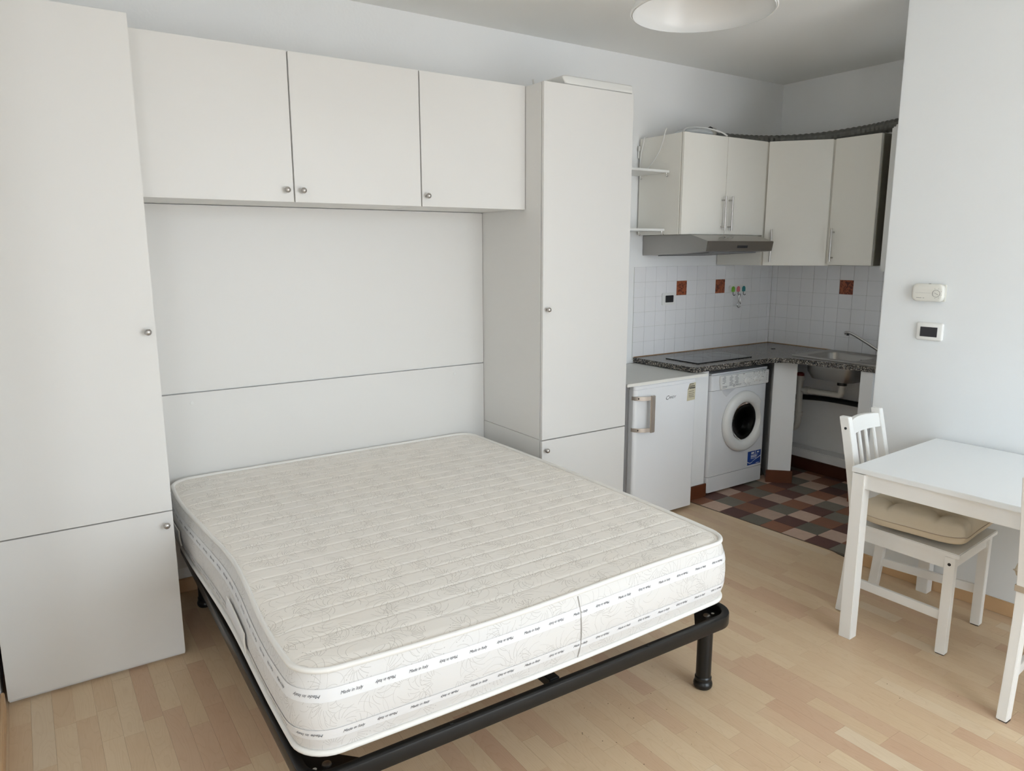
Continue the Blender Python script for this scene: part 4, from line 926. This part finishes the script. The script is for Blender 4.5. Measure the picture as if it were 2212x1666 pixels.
part('plug', MB().lathe([(0.001, 0.0), (0.020, 0.0), (0.024, 0.02), (0.022, 0.05), (0.010, 0.056)], (3.695, -0.24, AZ1 + 0.020), 'z', 16), mat('clear_grey_plastic', (0.42, 0.40, 0.36, 1), 0.2), t, smooth=60)
part('plug_lead', MB().tube([(3.60, -0.26, AZ1 + 0.03), (3.615, -0.26, AZ1 + 0.062), (3.655, -0.25, AZ1 + 0.078), (3.69, -0.245, AZ1 + 0.072)], 0.005, 8), BLKP, t)
dp = [Vector(p) for p in ((3.62, -0.10, 2.405), (4.00, -0.12, 2.405), (4.30, -0.22, 2.405), (4.50, -0.45, 2.410), (4.58, -0.75, 2.425), (4.585, -1.00, 2.440), (4.58, -1.30, 2.450), (4.58, -1.60, 2.455))]
def smooth_path(ps, per=14):
    out = []
    for i in range(len(ps) - 1):
        p0, p1, p2, p3 = ps[max(i - 1, 0)], ps[i], ps[i + 1], ps[min(i + 2, len(ps) - 1)]
        for k in range(per):
            u = k / per; out.append(0.5 * ((2 * p1) + (p2 - p0) * u + (2 * p0 - 5 * p1 + 4 * p2 - p3) * u * u + (3 * p1 - p0 - 3 * p2 + p3) * u ** 3))
    return out + [ps[-1]]
pp_ = smooth_path(dp, 16)
o = part('flexible_duct', MB().tube(pp_, [0.040 if k % 2 else 0.035 for k in range(len(pp_))], 16), DUCT, smooth=20)
tag(o, 'grey corrugated flexible duct running over the kitchen cabinets', 'duct')
# white wall-hung boiler at the niche end, only its edge shows
t = thing('wall_boiler', 'white boiler casing edge beside the partition wall', 'boiler', (4.5, -1.35, 1.5))
part('casing', MB().prism(rrect(4.325, XK - 0.012, -1.55, -1.118, 0.012, 3), 1.512, 2.40), PLAS, t, bevel=0.004)
part('front_cover', MB().box(4.300, 4.322, -1.555, -1.112, 1.512, 2.385), PLAS, t, bevel=0.008)

# things on the backsplash
t = thing('socket_plate', 'white socket plate with a black insert on the tiles', 'socket', (3.574, -0.008, 1.308))
fp_ = part('plate', MB().prism(rrect(3.512, 3.636, 1.266, 1.351, 0.008, 3), -0.018, -0.008, 'xz'), PLAS, t, bevel=0.003)
part('insert', MB().prism(rrect(3.541, 3.620, 1.284, 1.333, 0.004, 2), -0.0195, -0.0181, 'xz'), BLKP, fp_, bevel=0.0005)
t = thing('key_rack', 'white adhesive hook rack with green, pink and teal tabs', 'hook rack', (4.31, -0.008, 1.325))
part('strip', MB().prism(rrect(4.214, 4.414, 1.326, 1.386, 0.018, 4), -0.016, -0.008, 'xz'), PLAS, t, bevel=0.003)
for x, mc in ((4.256, GREEN), (4.314, PINK), (4.376, TEAL)):
    ar = [(x + 0.018 * math.cos(math.radians(a)), 1.358 + 0.018 * math.sin(math.radians(a))) for a in range(0, 181, 20)] + [(x - 0.018, 1.334), (x + 0.018, 1.334)]
    tb = part('tab', MB().prism(ar, -0.023, -0.0161, 'xz'), mc, t, bevel=0.003)
    part('hook', MB().tube([(x, -0.018, 1.334)] + [(x, -0.028 + 0.010 * math.cos(math.radians(a)), 1.318 + 0.010 * math.sin(math.radians(a))) for a in range(10, -181, -30)], 0.0022, 6), BLKP, tb)
t = thing('bottle_opener', 'small chrome ring opener hanging from the hook rack', 'opener', (4.314, -0.03, 1.24))
part('loop', MB().tube([(4.314 + 0.009 * math.sin(2 * PI * k / 24), -0.034 - 0.002 * math.cos(2 * PI * k / 24), 1.287 + 0.032 * math.cos(2 * PI * k / 24)) for k in range(24)], 0.0035, 8, closed=True), CHROME, t, smooth=70)
part('ring', MB().tube([(4.314 + 0.020 * math.sin(2 * PI * k / 28), -0.032, 1.236 + 0.020 * math.cos(2 * PI * k / 28)) for k in range(28)], 0.0042, 8, closed=True), CHROME, t, smooth=70)

# ================================================================== PARTITION WALL FITTINGS (built in the wall's own axes: y = -distance along the wall)
t = thing('room_thermostat', 'ivory room thermostat with a round dial on the partition wall', 'thermostat', PO, TH, local=True)
part('back_plate', MB().box(-0.010, -0.0005, -0.302, -0.160, 1.412, 1.490), IVORY, t, bevel=0.003)
cs = part('cover', pillow(MB(), -0.300, -0.156, 1.410, 1.493, 0.024, [(0.004, -0.009), (0.0, -0.014), (0.0, -0.022), (0.002, -0.029), (0.006, -0.0325), (0.012, -0.034)], 'yz'), IVORY, t, smooth=40)
part('dial', MB().lathe([(0.0165, -0.0345), (0.0165, -0.0352), (0.0152, -0.0354), (0.0150, -0.0358), (0.001, -0.0358)], (0, -0.270, 1.449), 'x', 28), IVORY, cs)
ml = MB().tube([(-0.0362, -0.270 + 0.0166 * math.cos(2 * PI * k / 32), 1.449 + 0.0166 * math.sin(2 * PI * k / 32)) for k in range(32)], 0.0006, 5, closed=True)
ml.tube([(-0.0362, -0.262, 1.4525), (-0.0362, -0.279, 1.4435)], 0.0006, 5)
for a in range(-100, 150, 42): ml.box(-0.0350, -0.0341, -0.270 - 0.023 * math.cos(math.radians(a)) - 0.001, -0.270 - 0.023 * math.cos(math.radians(a)) + 0.001, 1.449 + 0.023 * math.sin(math.radians(a)) - 0.001, 1.449 + 0.023 * math.sin(math.radians(a)) + 0.001)
ml.box(-0.0350, -0.0341, -0.205, -0.182, 1.4262, 1.4280).box(-0.0350, -0.0341, -0.218, -0.211, 1.4262, 1.4280).box(-0.0346, -0.0341, -0.245, -0.176, 1.4500, 1.4505)
part('markings', ml, INKG, cs, smooth=0)
part('peg', MB().box(-0.024, -0.016, -0.236, -0.228, 1.491, 1.494), BLKP, t)
t = thing('wall_switch', 'white switch plate with dark insert below the thermostat', 'switch', PO, TH, local=True)
cs = part('plate', pillow(MB(), -0.306, -0.185, 1.225, 1.310, 0.010, [(0.0, -0.0005), (0.0, -0.007), (0.002, -0.0105), (0.006, -0.013)], 'yz'), PLAS, t, smooth=40)
ins = part('insert', MB().box(-0.0150, -0.0131, -0.283, -0.206, 1.243, 1.289), mat('charcoal_plastic', (0.025, 0.024, 0.030, 1), 0.4), cs, bevel=0.0006)
dt = MB()
for z in (1.255, 1.266, 1.277): dt.box(-0.0155, -0.0150, -0.272, -0.266, z - 0.002, z + 0.002)
part('indicator', dt, INKB, ins, smooth=0)

# ================================================================== CEILING LAMP
LX, LY, LZ = 1.452, -2.150, 2.312
t = thing('pendant_lamp', 'white conical metal pendant lamp hanging from the ceiling', 'lamp', (LX, LY, LZ))
SH = mat('lamp_enamel', (0.72, 0.73, 0.73, 1), 0.25)
pf = [(0.198, 0.0), (0.200, 0.004), (0.190, 0.030), (0.165, 0.085), (0.130, 0.135), (0.085, 0.170), (0.045, 0.185), (0.035, 0.20)]
part('shade', MB().lathe([(r, LZ + h) for r, h in pf] + [(r - 0.003, LZ + h - 0.002) for r, h in pf[::-1]], (LX, LY, 0), 'z', 64, cap=False), SH, t, smooth=50)
part('rim', MB().tube([(LX + 0.199 * math.cos(2 * PI * k / 64), LY + 0.199 * math.sin(2 * PI * k / 64), LZ + 0.002) for k in range(64)], 0.0028, 8, closed=True), SH, t, smooth=70)
part('lamp_holder', MB().lathe([(0.030, LZ + 0.195), (0.034, LZ + 0.20), (0.034, LZ + 0.25), (0.012, LZ + 0.262)], (LX, LY, 0), 'z', 24), SH, t)
part('bulb', MB().lathe([(0.013, LZ + 0.19), (0.014, LZ + 0.165), (0.030, LZ + 0.125), (0.030, LZ + 0.105), (0.018, LZ + 0.085), (0.001, LZ + 0.080)], (LX, LY, 0), 'z', 20), PLAS, t, smooth=60)
part('cord', MB().cyl((LX, LY, LZ + 0.255), (LX, LY, ZC - 0.03), 0.004, None, 8), PLAS, t)
part('ceiling_rose', MB().lathe([(0.05, ZC - 0.001), (0.05, ZC - 0.012), (0.03, ZC - 0.035), (0.006, ZC - 0.04)], (LX, LY, 0), 'z', 24), SH, t)

# ================================================================== TABLE AND CHAIRS
TZ = 0.765
t = thing('dining_table', 'white rectangular dining table standing against the partition wall', 'table', (2.582, -2.047, 0), TH, local=True)
TWX, TWY = 0.762, 1.25
part('table_top', MB().box(0.0, TWX, -TWY, 0.0, TZ - 0.022, TZ), mat('white_melamine', (0.78, 0.80, 0.81, 1), 0.33), t, bevel=0.0015)
e = 0.052; zl = TZ - 0.026
for x in (0.002, TWX - e - 0.002):
    for y in (-e - 0.002, -TWY + 0.002): part('leg', MB().box(x, x + e, y, y + e, 0.0, zl), PAINTW, t, bevel=0.002)
for x in (0.012, TWX - 0.030): part('apron', MB().box(x, x + 0.018, -TWY + e, -e, TZ - 0.088, TZ - 0.023), PAINTW, t, bevel=0.0015)
for y in (-0.030, -TWY + 0.012): part('apron', MB().box(e, TWX - e, y, y + 0.018, TZ - 0.088, TZ - 0.023), PAINTW, t, bevel=0.0015)

def loft(mb, secs):
    """square tube through a list of 4-corner sections"""
    n = 4; mb.add([p for s_ in secs for p in s_], [(i * n + k, i * n + (k + 1) % n, (i + 1) * n + (k + 1) % n, (i + 1) * n + k) for i in range(len(secs) - 1) for k in range(n)] + [(3, 2, 1, 0), tuple((len(secs) - 1) * n + k for k in range(4))])
    return mb
CH = 0.915
def back_y(z):
    """front face of the raked back posts"""
    if z < 0.45: return 0.188 + 0.030 * (1 - z / 0.45) ** 1.6
    return 0.188 + 0.083 * ((z - 0.45) / 0.45) ** 1.25
def make_chair(label, loc, rz):
    c = thing('dining_chair', label, 'chair', loc, rz, 'white slat-back dining chairs', local=True)
    for s_ in (-1, 1):
        x0, x1 = sorted((s_ * 0.207, s_ * 0.171))
        lg_ = part('front_leg', MB().box(x0, x1, -0.225, -0.187, 0.004, 0.428), PAINTW, c, bevel=0.002)
        part('screw_cap', MB().lathe([(0.0065, 0.0), (0.0065, s_ * 0.0012)], (s_ * 0.207, -0.206, 0.398), 'x', 14), BLKP, lg_)
        part('foot_pad', MB().box(x0 + 0.003, x1 - 0.003, -0.222, -0.190, 0.0, 0.004), BLKP, lg_)
        secs = []
        for k in range(15):
            z = 0.004 + (CH - 0.004) * k / 14; y = back_y(z); ox = 0.170 - 0.004 * max(0, (z - 0.45) / 0.45)
            a, b = sorted((s_ * ox, s_ * (ox - 0.034))); secs.append([(a, y, z), (b, y, z), (b, y + 0.042, z), (a, y + 0.042, z)])
        ps_ = part('back_post', loft(MB(), secs), PAINTW, c, bevel=0.002, smooth=30)
        part('screw_cap', MB().lathe([(0.006, 0.0), (0.006, s_ * 0.0012)], (s_ * 0.1663, back_y(0.86) + 0.021, 0.865), 'x', 14), BLKP, ps_)
        part('foot_pad', MB().box(a + 0.004, b - 0.004, back_y(0) + 0.004, back_y(0) + 0.038, 0.0, 0.004), BLKP, ps_)
        # side rail and stretcher
        part('side_rail', MB().prism([(s_ * 0.196, -0.19), (s_ * 0.178, -0.19), (s_ * 0.145, 0.195), (s_ * 0.163, 0.195)], 0.372, 0.428), PAINTW, c, bevel=0.0015)
        part('stretcher', MB().prism([(s_ * 0.197, -0.195), (s_ * 0.180, -0.195), (s_ * 0.147, 0.205), (s_ * 0.164, 0.205)], 0.145, 0.185), PAINTW, c, bevel=0.0015)
    part('front_rail', MB().box(-0.172, 0.172, -0.215, -0.197, 0.372, 0.428), PAINTW, c, bevel=0.0015)
    part('back_rail', MB().box(-0.137, 0.137, 0.195, 0.213, 0.372, 0.428), PAINTW, c, bevel=0.0015)
    part('seat', MB().prism([(-0.212, -0.240), (0.212, -0.240), (0.176, 0.188), (-0.176, 0.188)], 0.429, 0.449), PAINTW, c, bevel=0.003)
    # curved top rail and lower rail
    def rail(z0, z1, name, bow):
        secs = []
        for k in range(11):
            u = k / 10; x = -0.133 + 0.266 * u; dy = 0.018 * math.sin(PI * u); top = z1 + bow * math.sin(PI * u)
            secs.append([(x, back_y(z0) + 0.006 + dy, z0), (x, back_y(z1) + 0.006 + dy, top), (x, back_y(z1) + 0.028 + dy, top), (x, back_y(z0) + 0.028 + dy, z0)])
        return part(name, loft(MB(), secs), PAINTW, c, bevel=0.002, smooth=30)
    rail(0.832, 0.894, 'top_rail', 0.006); rail(0.560, 0.598, 'lower_rail', 0.0)
    for u in (0.15, 0.383, 0.617, 0.85):
        x = -0.133 + 0.266 * u; dy = 0.018 * math.sin(PI * u) + 0.010
        secs = [[(x - 0.0115, back_y(z) + dy, z), (x + 0.0115, back_y(z) + dy, z), (x + 0.0115, back_y(z) + dy + 0.010, z), (x - 0.0115, back_y(z) + dy + 0.010, z)] for z in (0.590, 0.65, 0.71, 0.77, 0.836)]
        part('back_slat', loft(MB(), secs), PAINTW, c, bevel=0.0025)
    return c
C1 = (2.975, -2.150, 0); R1 = math.radians(5.0)
make_chair('white slat-back dining chair with beige cushion, tucked under the table', C1, R1)
make_chair('white slat-back dining chair cut off at the right edge', (2.778, -2.868, 0), math.radians(90.5))

# seat cushion, tufted
def cushion(label, loc, rz, w=0.425, dpt=0.43, h=0.11, tilt=0.0):
    cu = thing('seat_cushion', label, 'cushion', loc, rz, 'beige tufted seat cushions', local=True)
    tufts = [(-0.090, -0.090), (0.090, -0.090), (-0.090, 0.090), (0.090, 0.090)]
    N = 64
    def height(u, v):
        eu, ev = 1 - abs(u) ** 8, 1 - abs(v) ** 8
        return max(eu * ev, 0) ** 0.30
    def surf(sgn):
        rows = []
        for i in range(N + 1):
            row = []
            for j in range(N + 1):
                u, v = -1 + 2 * i / N, -1 + 2 * j / N
                pinch = 1 - 0.055 * (1 - v * v) * abs(u) ** 3; pinch2 = 1 - 0.055 * (1 - u * u) * abs(v) ** 3
                x, y = u * w / 2 * pinch, v * dpt / 2 * pinch2
                z = height(u, v) * h * (0.66 if sgn > 0 else 0.34)
                if sgn > 0:
                    for tx, ty in tufts:
                        d2 = math.hypot(x - tx, y - ty); z -= 0.030 * math.exp(-(d2 / 0.020) ** 1.2) + 0.012 * math.exp(-(d2 / 0.055) ** 2)
                    for c_ in (-0.090, 0.090):      # creases pulled from the tufts to the edges
                        wob = 0.006 * math.sin(18 * (x + y) + c_ * 40)
                        z -= (0.013 * math.exp(-((x - c_ - wob) / 0.013) ** 2) * min(1, max(0, (abs(y) - 0.05) / 0.05)) + 0.013 * math.exp(-((y - c_ - wob) / 0.013) ** 2) * min(1, max(0, (abs(x) - 0.05) / 0.05))) * height(u, v)
                    z += 0.0020 * math.sin(x * 75 + 2 * math.sin(y * 40)) * (abs(u) ** 2) + 0.010 * (1 - u * u) * (1 - v * v)
                zz = 0.038 * h / 0.075 + sgn * max(z, 0.0)
                zz += 0.022 * (abs(u) ** 4) * (abs(v) ** 4) + tilt * (v * 0.5)
                row.append((x, y, zz))
            rows.append(row)
        return rows
    mb = MB(); mb.grid(surf(1)); mb.grid(surf(-1), True)
    part('cover', mb, LINEN, cu, smooth=80, recalc=False)
    edge = [(-1 + 2 * k / N, -1) for k in range(N)] + [(1, -1 + 2 * k / N) for k in range(N)] + [(1 - 2 * k / N, 1) for k in range(N)] + [(-1, 1 - 2 * k / N) for k in range(N)]
    pt = []
    for u, v in edge:
        x = u * w / 2 * (1 - 0.055 * (1 - v * v) * abs(u) ** 3); y = v * dpt / 2 * (1 - 0.055 * (1 - u * u) * abs(v) ** 3)
        pt.append((x, y, 0.038 * h / 0.075 + 0.022 * abs(u * v) ** 4 + tilt * v * 0.5))
    part('seam', MB().tube(pt, 0.0022, 6, closed=True), STRAP, cu, smooth=80)
    for tx, ty in tufts:
        part('tuft_button', MB().lathe([(0.006, 0.0), (0.005, 0.003), (0.001, 0.004)], (tx, ty, 0.038 * h / 0.075 + h * 0.66 - 0.034 + tilt * (ty / dpt)), 'z', 12), LINEN, cu)
    return cu
cc = Vector((C1[0], C1[1])) + Vector((-0.008, -0.034))
cushion('beige tufted cushion on the chair tucked under the table', (cc.x, cc.y, 0.452), R1 + 0.03)
# tie strap of the second chair's cushion round its back post
c2 = bpy.data.objects['dining_chair.001']
R2 = math.radians(90.5); rot = Matrix.Rotation(R2, 4, 'Z')
st_ = []
for px_, py_ in ((0.173, back_y(0.5) - 0.003), (0.173, back_y(0.5) + 0.045), (0.133, back_y(0.5) + 0.045), (0.133, back_y(0.5) - 0.003)): st_.append((px_, py_))
mb = MB()
inner = [(0.1705, back_y(0.5) - 0.0005), (0.1705, back_y(0.5) + 0.0425), (0.1355, back_y(0.5) + 0.0425), (0.1355, back_y(0.5) - 0.0005)]
for i in range(4):
    a0, a1, b0, b1 = st_[i], st_[(i + 1) % 4], inner[i], inner[(i + 1) % 4]
    mb.prism([a0, a1, b1, b0], 0.488, 0.510)
mb.xf(Matrix.Translation(c2.location) @ rot)
c2c = cushion('beige tufted cushion on the right-edge chair, tied round its post', (2.778 + 0.060, -2.868, 0.452), R2)
mb.xf((Matrix.Translation(c2c.location) @ rot).inverted())
part('tie_strap', mb, STRAP, c2c)

# crumbs and specks scattered on the laminate: flakes too small to count one by one
rc = random.Random(11); cb = MB()
for k in range(70):
    x, y = (rc.uniform(1.2, 1.75), rc.uniform(-2.25, -1.75)) if k < 34 else (rc.uniform(0.0, 2.6), rc.uniform(-2.6, -0.8))
    r = rc.uniform(0.0012, 0.0030); a0 = rc.uniform(0, 6)
    cb.add([(x + r * math.cos(a0 + a), y + r * math.sin(a0 + a) * rc.uniform(0.5, 1), 0.0004) for a in (0, 1.6, 3.2, 4.7)] + [(x, y, 0.0004 + r * 0.7)], [(0, 1, 4), (1, 2, 4), (2, 3, 4), (3, 0, 4), (3, 2, 1, 0)])
o = part('floor_crumbs', cb, mat('crumb', lin(120, 100, 78), 0.8), smooth=0); tag(o, 'scattered crumbs and specks on the laminate floor', 'crumbs', kind='stuff')
